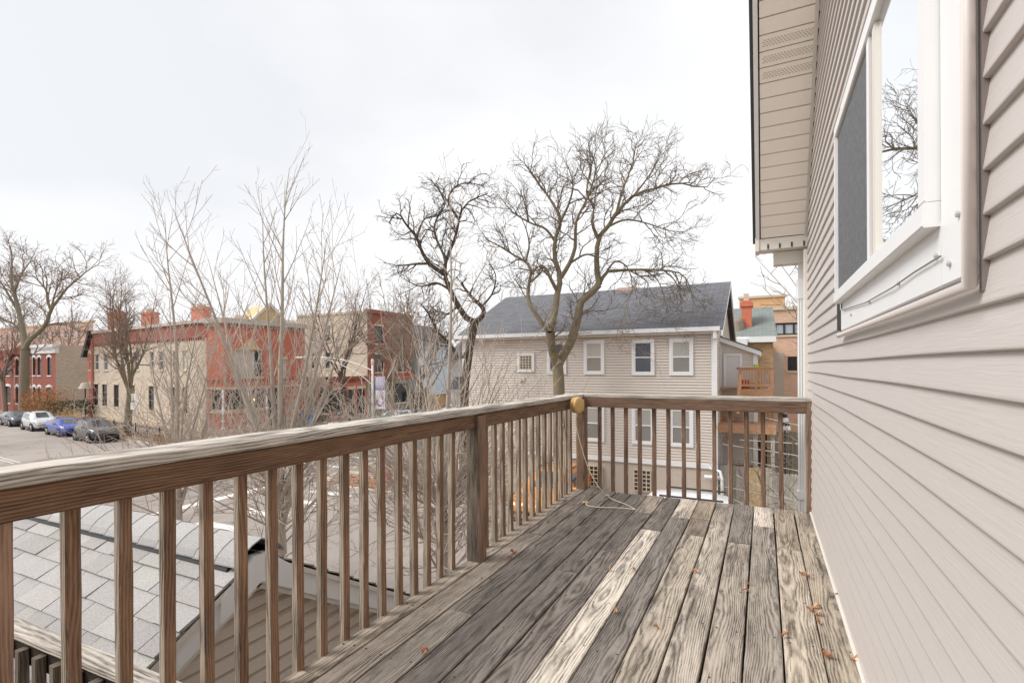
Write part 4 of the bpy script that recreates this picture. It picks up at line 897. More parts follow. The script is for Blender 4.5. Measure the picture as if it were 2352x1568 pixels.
for o_, nb in ((o1, 3), (o2, 2)):
    w_ = window_in(f_, pk, *o_, glass=plain('reflective_glass', srgb(176, 184, 190), .12) if nb == 3 else GLASSD, frame=DARK, sill=STONE, lintel=None, fw=.1, sash=False)
    for i in range(1, nb): m = MB(); x = o_[0]+(o_[1]-o_[0])*i/nb; f_.box(m, x-.05, x+.05, o_[2], o_[3], -.13, -.05); part('mullion', m, DARK, w_)
q_ = fr(1775, 1800, 810, 900); m = MB(); f_.box(m, q_[0], q_[1], G, q_[3], 0, .4); part('stair_panel', m, CONC, pk)

# ------------------------------------------------------------------ brick buildings across the crossing
cl, c2, c3, c4, c5 = (-67.4, 30.75), (-42.6, 27.65), (-40.75, 28.0), (-40.15, 31.6), (-40.5, 36.2)
cbd = thing('corner_building', 'two-storey corner building of cream brick with red brick rounded shop front', 'building', (-45, 30, G))
TOPZ = 5.05
cf = Fac(cl, c2)
def crp(x, y): return 172.3+.2124*x, 689+.2124*y
up = [(215, 258), (312, 355), (437, 482), (523, 582), (640, 692), (812, 852), (905, 957), (1060, 1107), (1165, 1222)]
lo = [(200, 250), (293, 345), (418, 472), (600, 645), (795, 852), (1040, 1092), (1160, 1215)]
ops = []
for a, b in up: x0 = cf.hit(crp(a, 0)[0], 850)[0]; x1 = cf.hit(crp(b, 0)[0], 850)[0]; ops.append((x0, x1, 1.0, 2.75, 1))
for a, b in lo: x0 = cf.hit(crp(a, 0)[0], 900)[0]; x1 = cf.hit(crp(b, 0)[0], 900)[0]; ops.append((x0, x1, -2.9, -.55, 0))
dx0, dx1 = cf.hit(crp(655, 0)[0], 950)[0], cf.hit(crp(690, 0)[0], 950)[0]
cf.wall('side_wall', TOPZ-1.25, ops, CREAMB, cbd)
for o_ in ops: window_in(cf, cbd, *o_[:4], glass=(GLASSD if o_[4] == 0 else random.choice((GLASSD, CURT, GLASSD))), frame=WHITE if o_[4] else DARK)
m = MB(); cf.box(m, 0, cf.w, TOPZ-1.25, TOPZ, -.3, .06)
for i in range(60): x = .2+i*(cf.w-.4)/60; cf.box(m, x, x+.2, TOPZ-1.45, TOPZ-1.2, 0, .09)
part('brick_frieze', m, DREDB, cbd)
m = MB(); cf.box(m, -.2, cf.w, TOPZ, TOPZ+.28, -.3, .25); part('cornice', m, plain('grey_stone', srgb(190, 180, 168), .8, 3, .12), cbd)
m = MB(); cf.box(m, 0, cf.w, G, G+.55, 0, .1); part('plinth', m, STONE, cbd)
# red end bay with black bracketed eave at the far end
rf = Fac((cl[0]-1.9, cl[1]+.3), cl); o1 = (.55, 1.25, 1., 2.9); o2 = (.55, 1.25, -3., -.7); rf.wall('end_bay', TOPZ-.6, [o1, o2], REDB, cbd)
for o_ in (o1, o2): window_in(rf, cbd, *o_, frame=WHITE, pointed=True)
m = MB(); rf.box(m, rf.w-.35, rf.w+.25, G, TOPZ-.6, -.1, .12); part('pilaster', m, DREDB, cbd)
m = MB().hexa([rf.p(-.9, TOPZ-2.6, .4), rf.p(-.2, TOPZ-2.6, .4), rf.p(-.2, TOPZ-2.6, -.5), rf.p(-.9, TOPZ-2.6, -.5), rf.p(rf.w-.3, TOPZ+.35, .4), rf.p(rf.w+.3, TOPZ+.35, .4), rf.p(rf.w+.3, TOPZ+.35, -.5), rf.p(rf.w-.3, TOPZ+.35, -.5)]); part('bracketed_eave', m, DARK, cbd)
random.seed(21)
facs = [Fac(c2, c3), Fac(c3, c4), Fac(c4, c5)]
def fr3(f, a, b, c, d): x0, z1 = f.hit(a, c); x1, z0 = f.hit(b, d); return max(.05, x0), min(f.w-.05, x1), z0, z1
shop = [fr3(facs[0], 481, 512, 886, 934), fr3(facs[1], 518, 565, 886, 934), fr3(facs[1], 570, 611, 886, 931)]
z0s, z1s = -2.45, -.65
o0 = [(shop[0][0], shop[0][1], z0s, z1s)]; o1 = [(shop[1][0], shop[1][1], z0s, z1s), (shop[2][0], shop[2][1]-.02, z0s, z1s), (*fr3(facs[1], 541, 605, 801, 860)[:2], .35, 2.75)]
ww = fr3(facs[2], 644, 658, 822, 857); dw = fr3(facs[2], 614, 655, 882, 976); o2 = [(ww[0], ww[1], .3, 1.95), (dw[0], dw[1], G+.25, -.6)]
for i, (f, oo) in enumerate(zip(facs, (o0, o1, o2))):
    f.wall('shop_wall', TOPZ-.1, oo, REDB, cbd, depth=.25 if i < 2 else .6)
    m = MB(); f.box(m, -.05, f.w+.05, TOPZ-.1, TOPZ+.35, -.3, .3); part('cornice', m, plain('grey_stone', srgb(190, 180, 168), .8, 3, .12), cbd)
    m = MB()
    for k in range(int(f.w/.35)): f.box(m, .05+k*.35, .17+k*.35, TOPZ-.4, TOPZ-.1, 0, .2)
    part('cornice_brackets', m, plain('grey_stone2', srgb(170, 158, 145), .8, 3, .12), cbd)
    m = MB(); f.box(m, 0, f.w, .0, .16, 0, .1); part('belt_course', m, DREDB, cbd)
    m = MB(); f.box(m, 0, f.w, G, G+.4, 0, .15); part('plinth', m, STONE, cbd)
    m = MB(); f.box(m, 0, f.w, z1s+.02, z1s+.18, 0, .1); part('shop_lintel', m, STONE, cbd)
    if i < 2: m = MB(); f.box(m, 0, f.w, z0s-.22, z0s-.02, 0, .13); part('shop_sill', m, STONE, cbd)
for o_ in o0+o1[:2]: window_in(facs[0] if o_ in o0 else facs[1], cbd, *o_, frame=OFFW, sill=None, lintel=None, sash=False, depth=.2)
wq = o1[2]; wx = (wq[1]-wq[0])/3
for k in range(3): window_in(facs[1], cbd, wq[0]+wx*k+.02, wq[0]+wx*(k+1)-.02, wq[2], wq[3], glass=CURT if k < 2 else GLASSD, frame=OFFW, sill=STONE, lintel=None, depth=.2)
m = MB(); f = facs[1]; xm = (wq[0]+wq[1])/2; m.hexa([f.p(xm-1., 2.75, .15), f.p(xm+1., 2.75, .15), f.p(xm+1., 2.75, 0), f.p(xm-1., 2.75, 0), f.p(xm-.1, 3.7, .15), f.p(xm+.1, 3.7, .15), f.p(xm+.1, 3.7, 0), f.p(xm-.1, 3.7, 0)]); part('pediment', m, TAN, cbd)
window_in(facs[2], cbd, *o2[0], frame=OFFW, glass=CURT); m = MB(); f = facs[2]; f.box(m, dw[0]+.1, dw[1]-.1, G+.25, -.7, -.58, -.5); part('shop_door', m, plain('dark_door', (.05, .045, .05, 1), .5), cbd)
for f, x in ((facs[0], facs[0].w-.05), (facs[1], (shop[1][1]+shop[2][0])/2), (facs[1], facs[1].w-.08)):
    m = MB(); q = f.p(x, 0, .12); m.tube([(q[0], q[1], G+.4), (q[0], q[1], z1s)], .09, 10); [m.lathe([(.09, h), (.14, h+.06), (.14, h+.14), (.09, h+.2)], (q[0], q[1], 0), 10) for h in (G+.4, G+1.0, z0s-.1)]; part('column', m, WHITE, cbd, True)
f = facs[1]; g0, g1, gz = f.hit(580, 744)[0], facs[2].hit(645, 744)[0]+f.w, f.hit(617, 697)[1]; gm = (g0+g1)/2
m = MB().hexa([f.p(g0, TOPZ+.35, .1), f.p(g1, TOPZ+.35, .1), f.p(g1, TOPZ+.35, -3), f.p(g0, TOPZ+.35, -3), f.p(gm-.02, gz-.15, .1), f.p(gm+.02, gz-.15, .1), f.p(gm+.02, gz-.15, -3), f.p(gm-.02, gz-.15, -3)]); part('gable', m, TAN, cbd)
for s_ in (-1, 1):
    xe = g0-.15 if s_ < 0 else g1+.15; m = MB(); a, b = Vector(f.p(xe, TOPZ+.3, .15)), Vector(f.p(gm, gz, .15)); m.beam(a, b, .3, .22, .01); part('gable_trim', m, OFFW, cbd)
flat_roof('roof', [cl, c2, c3, c4, c5, (-52, 37), (-66, 37)], TOPZ+.2, OFFW, cbd)
m = MB(); bk = Fac((-41.5, 29.5), (-41.6, 36)); bk.box(m, 0, 6.5, TOPZ+.3, TOPZ+.75, -.4, 0); part('parapet', m, OFFW, cbd)
for px, pw, pt in ((258, 22, 716), (335, 22, 716), (453, 28, 704)):
    a, b = on_y(px-pw/2, 740, 33.5), on_y(px+pw/2, 740, 33.5); zt_ = on_y(px, pt, 33.5).z
    m = MB(); m.box(a.x, b.x, 33.5, 34.4, TOPZ, zt_); m.box(a.x-.08, b.x+.08, 33.42, 34.48, zt_-.3, zt_-.12); c_ = part('chimney', m, REDB, cbd)
    [part('flue', MB().lathe([(.16, zt_), (.16, zt_+.3), (.1, zt_+.3)], (a.x+(b.x-a.x)*t, 33.95, 0), 8), STONE, c_) for t in (.25, .5, .75)]
m = MB(); L2 = facs[1]; q = L2.p(shop[2][0]+.5, -1.65, -.14)
m.lathe([(0, -.12), (.12, -.06), (.14, .05), (0, .12)], q, 10); tt = NT('shop_lamp_glow'); tt.put(tt.b.inputs['Emission Color'], (1, .55, .15, 1)); tt.put(tt.b.inputs['Emission Strength'], 4.); part('shop_lamp', m, tt.fin((1, .7, .3, 1), .4), cbd)

# ---- one-storey red shop, three-storey block, pale blue house, porch house further up that street
sh = thing('brick_shop', 'low red brick shop with stone lintels behind the banner pole', 'shop', (-40, 41, G))
f = Fac((-40, 38.7), (-40, 44.3)); zt_ = -.1; oo = [fr3(f, a, b, c, d) for a, b, c, d in ((766, 788, 898, 945), (800, 815, 898, 960), (820, 838, 898, 940))]
oo = [(a, b, G+.5 if i != 1 else G+.15, -1.2) for i, (a, b, c, d) in enumerate(oo)]
f.wall('wall', zt_, oo, REDB, sh); [window_in(f, sh, *o_, frame=DARK, lh=.3) for o_ in oo]
m = MB(); f.box(m, 0, f.w, zt_, zt_+.3, -.3, .15); [f.box(m, .1+k*.3, .22+k*.3, zt_-.35, zt_, 0, .12) for k in range(18)]; part('cornice', m, DREDB, sh)
flat_roof('roof', [(-40, 38.7), (-40, 44.3), (-48, 44.3), (-48, 38.7)], zt_+.1, OFFW, sh); m = MB(); g_ = Fac((-48, 38.7), (-40, 38.7)); g_.wall('side_wall', zt_+.3, [], PINKB, sh)
tbk = thing('brick_building', 'three-storey building with cream brick flank and red brick street front', 'building', (-45, 48, G))
f = Fac((-51, 44.4), (-39.9, 44.4)); zt_ = 7.3; oo = []
for a, b in ((714, 726), (746, 758)):
    x0, x1 = f.hit(a, 830)[0], f.hit(b, 830)[0]; oo += [(x0, x1, 1.0, 2.9), (x0, x1, 4.2, 6.1)]
f.wall('flank_wall', zt_, oo, CREAMB, tbk); [window_in(f, tbk, *o_, lintel=None) for o_ in oo]
m = MB(); f.box(m, 0, f.w, zt_, zt_+.25, -.3, .1); part('coping', m, STONE, tbk)
f = Fac((-39.9, 44.4), (-39.9, 52.6)); oo = []
for a, b in ((862, 880), (915, 932)):
    x0, x1 = f.hit(a, 830)[0], f.hit(b, 830)[0]; oo += [(x0, x1, .6, 2.6), (x0, x1, 3.9, 5.9)]
f.wall('front_wall', zt_, oo, DREDB, tbk, z0=-.2); [window_in(f, tbk, *o_, glass=GLASSD, frame=DARK) for o_ in oo]
TAUPEP = plain('taupe_shopfront', srgb(150, 142, 128), .7, 2, .1)
so_ = [(*fr3(f, 852, 885, 880, 960)[:2], G+.2, -.75), (*fr3(f, 893, 938, 880, 945)[:2], G+1.2, -.75)]
f.wall('shopfront', -.2, so_, TAUPEP, tbk, depth=.3); window_in(f, tbk, *so_[1], frame=OFFW, lintel=None, sash=False, depth=.2); m = MB(); f.box(m, so_[0][0], so_[0][1], so_[0][2], so_[0][3], -.3, -.25); part('shutter', m, plain('grey_shutter', srgb(130, 124, 114), .7), tbk)
m = MB(); f.box(m, 0, f.w, -.22, .05, 0, .2); part('shop_cornice', m, REDB, tbk); m = MB(); f.box(m, 0, f.w, zt_, zt_+.4, -.3, .3); part('cornice', m, DREDB, tbk)
flat_roof('roof', [(-51, 44.4), (-39.9, 44.4), (-39.9, 52.6), (-51, 52.6)], zt_+.1, OFFW, tbk)
def lap(f, parent, z0, z1, mat, n):
    w = f.wall('wall', z1, [], plain('siding_shade_backing', (.2, .165, .14, 1), .8), parent, z0=z0)  # dark backing seen in the gaps, shade of the laps put into colour
    for k in range(n):
        a, b = z0+(z1-z0)*k/n, z0+(z1-z0)*(k+1)/n; m = MB().hexa([f.p(0, a+.02, .05), f.p(f.w, a+.02, .05), f.p(f.w, a+.02, 0), f.p(0, a+.02, 0), f.p(0, b, .015), f.p(f.w, b, .015), f.p(f.w, b, 0), f.p(0, b, 0)]); part('siding_course', m, mat, w)
blh = thing('sided_house', 'pale blue lap-sided house on a tan brick base beyond the three-storey block', 'house', (-39, 54, G))
qb = on_y(962, 900, 53.2); lap(Fac((qb.x-3, 53.2), (qb.x, 53.2)), blh, G+1.9, 4.2, BLUEG, 24); lap(Fac((qb.x, 53.2), (qb.x+.4, 60)), blh, G+1.9, 4.2, BLUES, 24)
m = MB(); m.box(qb.x-3, qb.x-.05, 53.25, 60, G, G+1.9); part('brick_base', m, TANB, blh); f = Fac((qb.x-.03, 53.3), (qb.x+.37, 60)); window_in(f, blh, 2., 2.9, G+.7, G+1.4, sill=None, lintel=None, frame=DARK, depth=-.02)
pitched('roof', [[(qb.x+.5, 53, 4.2), (qb.x+.9, 60.2, 4.2), (qb.x-2.5, 60.2, 6.8), (qb.x-2.5, 53, 6.8)], [(qb.x-5, 53, 4.2), (qb.x-2.5, 53, 6.8), (qb.x-2.5, 60.2, 6.8), (qb.x-5, 60.2, 4.2)]], ROOFD, blh)
ph = thing('porch_house', 'distant white house with columned front porch and dark roof', 'house', (-30, 60, G))
xq0, xq1 = on_y(1012, 900, 60).x, on_y(1075, 900, 60).x
lap(Fac((xq0, 62), (xq1, 62)), ph, G, 2.2, WHITE, 18); zp = on_y(1040, 893, 60).z
pitched('porch_roof', [[(xq0+1.2, 59.6, zp), (xq1, 59.6, zp), (xq1, 62, zp+1.7), (xq0+1.2, 62, zp+1.7)]], ROOFD, ph); m = MB(); m.box(xq0+1.2, xq1, 59.7, 62, zp-.45, zp-.02); part('porch_beam', m, WHITE, ph)
for i in range(3): x = xq0+1.5+(xq1-xq0-1.9)*i/2; m = MB(); m.box(x-.16, x+.16, 59.75, 60.05, G, zp-.45); part('column', m, WHITE, ph)
m = MB(); m.face([(xq0-.5, 61.5, 2.2), (xq1+.5, 61.5, 2.2), (xq1+.5, 66, 5), (xq0-.5, 66, 5)]); part('roof', m, ROOFD, ph)

# ---- row of red brick houses on the left, big brown block behind
rw = thing('row_house', 'dark red brick row house with white cornice and cream brick flank', 'house', (-80, 32, G))
ry = 31.2; f = Fac((X_(75, ry), ry), (X_(128, ry), ry)); zt_ = 3.05
def mk(pxs): return [(f.hit(a, 850)[0], f.hit(b, 850)[0]) for a, b in pxs]
oo = [(a, b, .35, 2.6) for a, b in mk(((75.5, 82), (86.5, 94.5), (109, 118)))]+[(a, b, -3.2, -1.1) for a, b in mk(((75.5, 82), (86.5, 94.5), (106, 120)))]
f.wall('wall', zt_, oo, DREDB, rw); [window_in(f, rw, *o_, frame=DARK, lintel=WHITE, sill=WHITE, pointed=True, lh=.12) for o_ in oo]
m = MB(); f.box(m, -.2, f.w+.1, zt_, zt_+.75, -.3, .15); f.box(m, -.3, f.w+.2, zt_+.75, zt_+1.1, -.3, .4); part('cornice', m, WHITE, rw)
g_ = Fac((X_(128, ry), ry), (X_(128, ry)+.3, ry+14)); g_.wall('flank_wall', zt_+1.0, [], CREAMB, rw); flat_roof('roof', [tuple(f.p(0, 0)[:2]), tuple(f.p(f.w, 0)[:2]), (X_(128, ry), ry+14), (X_(75, ry), ry+14)], zt_+.5, CONC, rw)
for k, (a, b, lab) in enumerate(((33, 74, 'dark red brick row house with arched white door hood behind the oak'), (-45, 32, 'dark red brick row house at the end of the row behind iron fence'))):
    r2 = thing('row_house', lab, 'house', (-90-k*8, 32, G)); f = Fac((X_(a, ry), ry), (X_(b, ry), ry)); w3 = f.w/3
    oo = [(w3*i+w3*.25, w3*i+w3*.72, .3, 2.5) for i in range(3)]+[(w3*i+w3*.25, w3*i+w3*.72, -3.3, -1.1) for i in range(3)]
    f.wall('wall', 3.0-k*.3, oo, DREDB, r2); [window_in(f, r2, *o_, frame=DARK, lintel=WHITE, sill=WHITE, pointed=True, lh=.12) for o_ in oo]
    m = MB(); f.box(m, 0, f.w, 3.0-k*.3, 3.9-k*.3, -.3, .25); part('cornice', m, DREDB, r2); flat_roof('roof', [tuple(f.p(0, 0)[:2]), tuple(f.p(f.w, 0)[:2]), tuple(f.p(f.w, 0, -12)[:2]), tuple(f.p(0, 0, -12)[:2])], 3.6-k*.3, CONC, r2)
fb = thing('brick_block', 'long pale brown brick block rising behind the row houses', 'building', (-100, 62, G))
f = Fac((X_(-60, 60), 60), (X_(215, 60), 60)); zt_ = Z_(100, 748, 60); oo = [(1.5+i*2.9, 2.6+i*2.9, zt_-3.2, zt_-1.5) for i in range(int(f.w/2.9)-1)]
f.wall('wall', zt_, oo, FARB, fb); [window_in(f, fb, *o_, lintel=None) for o_ in oo]; m = MB(); f.box(m, 0, f.w, zt_, zt_+.4, -.4, .1); part('coping', m, STONE, fb)

# ------------------------------------------------------------------ trees
def nrm(v): l = math.sqrt(v[0]*v[0]+v[1]*v[1]+v[2]*v[2]) or 1.; return (v[0]/l, v[1]/l, v[2]/l)
class Tree:
    def __init__(s, seed): s.r = random.Random(seed); s.main = []; s.fine = []; s.top = []
    def grow(s, p, d, L, n, wan, up, zlim=None):
        g = s.r.gauss; pts = [p]; st = L/n; d = nrm(d)
        for i in range(n):
            d = nrm((d[0]+g(0, wan), d[1]+g(0, wan), d[2]+g(0, wan)*.8+up)); p = (p[0]+d[0]*st, p[1]+d[1]*st, p[2]+d[2]*st); pts.append(p)
        return pts
    def tilt(s, t, ang):
        r = s.r; a = nrm(t); q = nrm((r.gauss(0, 1), r.gauss(0, 1), r.gauss(0, 1))); c = (a[1]*q[2]-a[2]*q[1], a[2]*q[0]-a[0]*q[2], a[0]*q[1]-a[1]*q[0]); c = nrm(c)
        ca, sa = math.cos(ang), math.sin(ang); return (a[0]*ca+c[0]*sa, a[1]*ca+c[1]*sa, a[2]*ca+c[2]*sa)
    def out(s, pts, r0, r1, spec, lvl=0, dst=None):
        """children along a branch, then theirs"""
        if lvl >= len(spec): return
        S = spec[lvl]; r = s.r; n = len(pts)-1
        L = sum(math.dist(pts[i], pts[i+1]) for i in range(n)); cnt = int(L*S['dens']+r.random())
        for k in range(cnt):
            f = S.get('f0', .2)+(1-S.get('f0', .2))*((k+r.random())/cnt); i = min(n-1, int(f*n)); u = f*n-i; a, b = pts[i], pts[i+1]
            p = tuple(a[j]+(b[j]-a[j])*u for j in range(3)); t = (b[0]-a[0], b[1]-a[1], b[2]-a[2])
            d = s.tilt(t, math.radians(r.uniform(*S['ang']))); 
            if S.get('lift'): d = nrm((d[0], d[1], d[2]+S['lift']))
            ln = S['len']*r.uniform(.55, 1.15)*(1-S.get('tap', .5)*f); rb = min(S['r'], (r0+(r1-r0)*f)*.75); re = S.get('re', .0025)
            q = s.grow(p, d, ln, S['n'], S['wan'], S['up']); s.fine.append((q, rb, min(re, rb)))
            s.out(q, rb, min(re, rb), spec, lvl+1)
def tubes(branches, name, mat, parent, off, rmin=.0):
    groups = {}
    for pts, r0, r1 in branches:
        k = 9 if r0 > .09 else 7 if r0 > .04 else 5 if r0 > .015 else 3
        groups.setdefault((len(pts), k), []).append((pts, r0, r1))
    V, Fc, base = [], [], 0
    for (n, k), bs in groups.items():
        P = np.array([b[0] for b in bs], float); B = len(bs); t = np.linspace(0, 1, n)
        Rr = np.array([[b[1]]*n if not isinstance(b[1], (list, tuple)) else b[1] for b in bs])*1.
        for i, b in enumerate(bs):
            if not isinstance(b[1], (list, tuple)): Rr[i] = b[1]+(b[2]-b[1])*t**.85
        T = np.gradient(P, axis=1); T /= np.linalg.norm(T, axis=2, keepdims=True)+1e-9
        ref = np.where(np.abs(T[:, :1, 2:3]) > .85, np.array([1., 0, 0]), np.array([0, 0, 1.])); ref = np.broadcast_to(ref, T.shape)
        U = np.cross(T, ref); U /= np.linalg.norm(U, axis=2, keepdims=True)+1e-9; W = np.cross(T, U)
        a = np.arange(k)*2*math.pi/k
        vv = P[:, :, None, :]+Rr[:, :, None, None]*(U[:, :, None, :]*np.cos(a)[None, None, :, None]+W[:, :, None, :]*np.sin(a)[None, None, :, None])
        V.append(vv.reshape(-1, 3)); idx = base+np.arange(B*n*k).reshape(B, n, k); nx = np.roll(idx, -1, axis=2)
        Fc.append(np.stack([idx[:, :-1], idx[:, 1:], nx[:, 1:], nx[:, :-1]], -1).reshape(-1, 4)); base += B*n*k
    V = np.concatenate(V)-np.array(off); Fc = np.concatenate(Fc)
    me = bpy.data.meshes.new(name); me.vertices.add(len(V)); me.vertices.foreach_set('co', V.ravel()); me.loops.add(Fc.size); me.loops.foreach_set('vertex_index', Fc.ravel().astype(np.int32))
    me.polygons.add(len(Fc)); me.polygons.foreach_set('loop_start', np.arange(0, Fc.size, 4, dtype=np.int32)); me.polygons.foreach_set('use_smooth', np.ones(len(Fc), bool))
    me.materials.append(mat); me.update(calc_edges=True); return put(name, me, parent)
def finish(t, root, bark_m, twig_m):
    off = BASE[root.name]; tubes(t.main, 'trunk', bark_m, root, off)
    if t.fine: tubes(t.fine, 'crown', twig_m, root, off)
def resamp(p, n):
    q = smooth_path([Vector(x) for x in p], 5); d = [0]
    for a, b in zip(q[:-1], q[1:]): d.append(d[-1]+(b-a).length)
    o = []; j = 0
    for i in range(n):
        t = d[-1]*i/(n-1)
        while j < len(d)-2 and d[j+1] < t: j += 1
        u = (t-d[j])/max(1e-6, d[j+1]-d[j]); o.append(tuple(q[j].lerp(q[j+1], min(1, u))))
    return o

# young pale street maples: straight leader(s), long ascending whips
def maple(name, label, x, y, top, r0, seed, leaders, low, group='young maples along the near kerb', h0=-2.6):
    t = Tree(seed); root = thing(name, label, 'tree', (x, y, G+.12), 0, group); r = t.r
    tr = t.grow((x, y, G+.05), (r.uniform(-.02, .02), r.uniform(-.02, .02), 1), h0+1.2-G, 10, .018, .03); t.main.append((tr, r0, r0*.78)); tip = tr[-1]
    spec = [dict(dens=3.0, ang=(22, 42), len=2.3, n=9, wan=.03, up=.05, r=.015, re=.0045, tap=.6, f0=.05), dict(dens=2.9, ang=(22, 42), len=.85, n=5, wan=.045, up=.05, r=.0075, re=.0038, tap=.4, f0=.12), dict(dens=2.2, ang=(25, 50), len=.3, n=3, wan=.05, up=.05, r=.0045, re=.0032, tap=.3, f0=.2)]
    for k, (ax_, ay_, frac) in enumerate(leaders):
        H = (top-tip[2])*frac; b = t.grow(tr[-1-(k % 4)], (ax_, ay_, 1.), H, 14, .016, .018); rr = r0*(.62 if k else .7)*(.55+.45*frac)
        t.main.append((b, rr, .004)); t.out(b, rr, .004, spec)
    zs = list(np.linspace(h0-.2, tip[2]+1.1, low))
    for i, z in enumerate(zs):
        a = i*2.399+r.uniform(-.4, .4); j = min(9, max(0, int((z-G)/(tip[2]-G)*10))); p = tr[min(j, 10)]; p = (p[0], p[1], min(z, tip[2]))
        L = r.uniform(1.7, 3.3); b = t.grow(p, (math.cos(a), math.sin(a), r.uniform(.3, 1.15)), L, 9, .035, .02); rb = r.uniform(.017, .03); t.fine.append((b, rb, .004))
        t.out(b, rb, .004, [dict(dens=4.2, ang=(25, 55), len=1.3, n=5, wan=.06, up=.035, r=.0125, re=.0048, tap=.35, f0=.12), dict(dens=4.2, ang=(25, 60), len=.5, n=3, wan=.08, up=.03, r=.0075, re=.004, tap=.3, f0=.1)])
    finish(t, root, BK_PALE, BK_TWIG); return root
def foot(px, Y): r = ray(px, 1200); k = Y/r[1]; return r[0]*k, Y
x, y = foot(405, 7.4); maple('young_maple', 'slender pale maple with narrow upright crown in front of the cream brick flank', x, y, 4.9, .1, 3, [(.0, .0, 1.), (-.22, .05, .74), (.2, -.06, .76), (.1, .3, .68), (-.38, -.1, .55), (.36, .1, .58)], 19)
x, y = foot(652, 7.5); maple('young_maple', 'broad many-stemmed pale maple in front of the red corner shop', x, y, 5.4, .12, 5, [(.03, 0, 1.), (-.16, .06, .93), (-.3, -.1, .84), (.2, .1, .88), (.36, -.05, .78), (.5, .15, .72), (-.48, .1, .74), (.05, .35, .8), (-.1, -.3, .85)], 33)
x, y = foot(1022, 7.6); maple('young_maple', 'pale single-stemmed maple with spreading whips standing before the dark crooked tree', x, y, 4.5, .085, 9, [(.02, 0, 1.), (-.25, .1, .66), (.24, -.05, .62), (-.45, 0, .55), (.42, .12, .52), (-.1, -.32, .55), (.12, .34, .6)], 38)

# trees whose limbs are laid out one by one
def limb_tree(name, label, limbs, D, conv, spec, bark_m, twig_m, seed, drift=.25, base_px=None):
    t = Tree(seed); r = t.r; first = conv(*limbs[0][0][0]); p0 = at_d(*first, D); root = thing(name, label, 'tree', (p0.x, p0.y, G+.12)); depth = {}
    for li, (pts, ra, rb) in enumerate(limbs):
        key = tuple(pts[0]); d0 = depth.get(key, D); sl = r.uniform(-drift, drift) if li else 0; q = []
        for i, c in enumerate(pts):
            dd_ = d0+sl*math.dist(conv(*pts[0]), conv(*c))*D/F_PX*1.6+r.gauss(0, .04); depth.setdefault(tuple(c), dd_); q.append(at_d(*conv(*c), dd_))
        if li == 0: q = [Vector((q[0].x, q[0].y, G))]+q
        b = resamp(q, 16 if len(q) > 3 else 8); t.main.append((b, ra, rb)); t.out(b, ra, rb, spec if li else spec[:0])
    finish(t, root, bark_m, twig_m); return root
c5 = lambda x, y: (832.6+.4028*x, 287+.4028*y)
tw = [dict(dens=2.9, ang=(25, 70), len=1.9, n=8, wan=.24, up=.06, r=.032, re=.007, tap=.4, f0=.3), dict(dens=4.2, ang=(25, 65), len=.9, n=6, wan=.26, up=.03, r=.015, re=.008, tap=.3, f0=.1), dict(dens=6.2, ang=(25, 60), len=.42, n=4, wan=.22, up=.05, r=.0095, re=.0065, tap=.2, f0=.05)]
limb_tree('crooked_tree', 'large crooked olive-barked tree forking in front of the beige house', [
    ([(1120, 1520), (1118, 1440), (1112, 1375)], .26, .22),
    ([(1112, 1375), (1082, 1280), (1068, 1180)], .19, .16),
    ([(1068, 1180), (1030, 1140), (975, 1060), (946, 1000), (950, 900), (960, 830), (930, 780), (860, 740), (780, 690), (700, 650)], .1, .02),
    ([(950, 900), (1000, 860), (1020, 838)], .05, .03), ([(930, 780), (950, 690), (935, 600), (900, 520)], .045, .012),
    ([(1068, 1180), (1100, 1050), (1112, 950), (1130, 870), (1100, 780), (1096, 660), (1130, 550), (1075, 430), (1000, 330), (930, 230)], .15, .02),
    ([(1112, 950), (1075, 880), (1045, 820), (1010, 800)], .08, .055),
    ([(1130, 870), (1180, 790), (1212, 700), (1214, 600), (1225, 530), (1290, 400), (1330, 250), (1300, 150)], .095, .015),
    ([(1130, 550), (1180, 440), (1200, 330), (1160, 210)], .06, .014), ([(1096, 660), (1040, 590), (960, 560), (860, 500), (790, 420)], .06, .012),
    ([(1112, 1375), (1150, 1300), (1190, 1230), (1230, 1090), (1245, 1010), (1300, 960), (1350, 910)], .2, .13),
    ([(1350, 910), (1335, 800), (1345, 650), (1400, 580), (1450, 500), (1550, 400), (1680, 360), (1800, 330), (1950, 360), (2010, 300)], .12, .014),
    ([(1345, 650), (1310, 560), (1320, 470), (1280, 400), (1290, 300), (1340, 110)], .075, .014),
    ([(1450, 500), (1480, 380), (1540, 220), (1560, 100)], .06, .012), ([(1400, 580), (1500, 540), (1620, 560), (1740, 600), (1830, 610)], .05, .01), ([(1550, 400), (1640, 280), (1700, 170)], .045, .01),
    ([(1350, 910), (1390, 840), (1450, 830), (1600, 825), (1720, 830), (1820, 850), (1870, 930), (1880, 1000)], .08, .012),
    ([(1390, 840), (1440, 778), (1500, 800), (1530, 860), (1540, 950)], .045, .012), ([(1600, 825), (1680, 880), (1720, 980), (1740, 1100)], .03, .008), ([(1720, 830), (1790, 900), (1820, 1010), (1800, 1120)], .03, .008), ([(1540, 950), (1500, 1050), (1520, 1180), (1560, 1300)], .02, .006),
    ([(1180, 790), (1270, 738), (1330, 752)], .05, .03)], 20.1, c5, tw, BK_OLIVE, bark('olive_twigs', srgb(92, 80, 70), srgb(150, 136, 122)), 12)
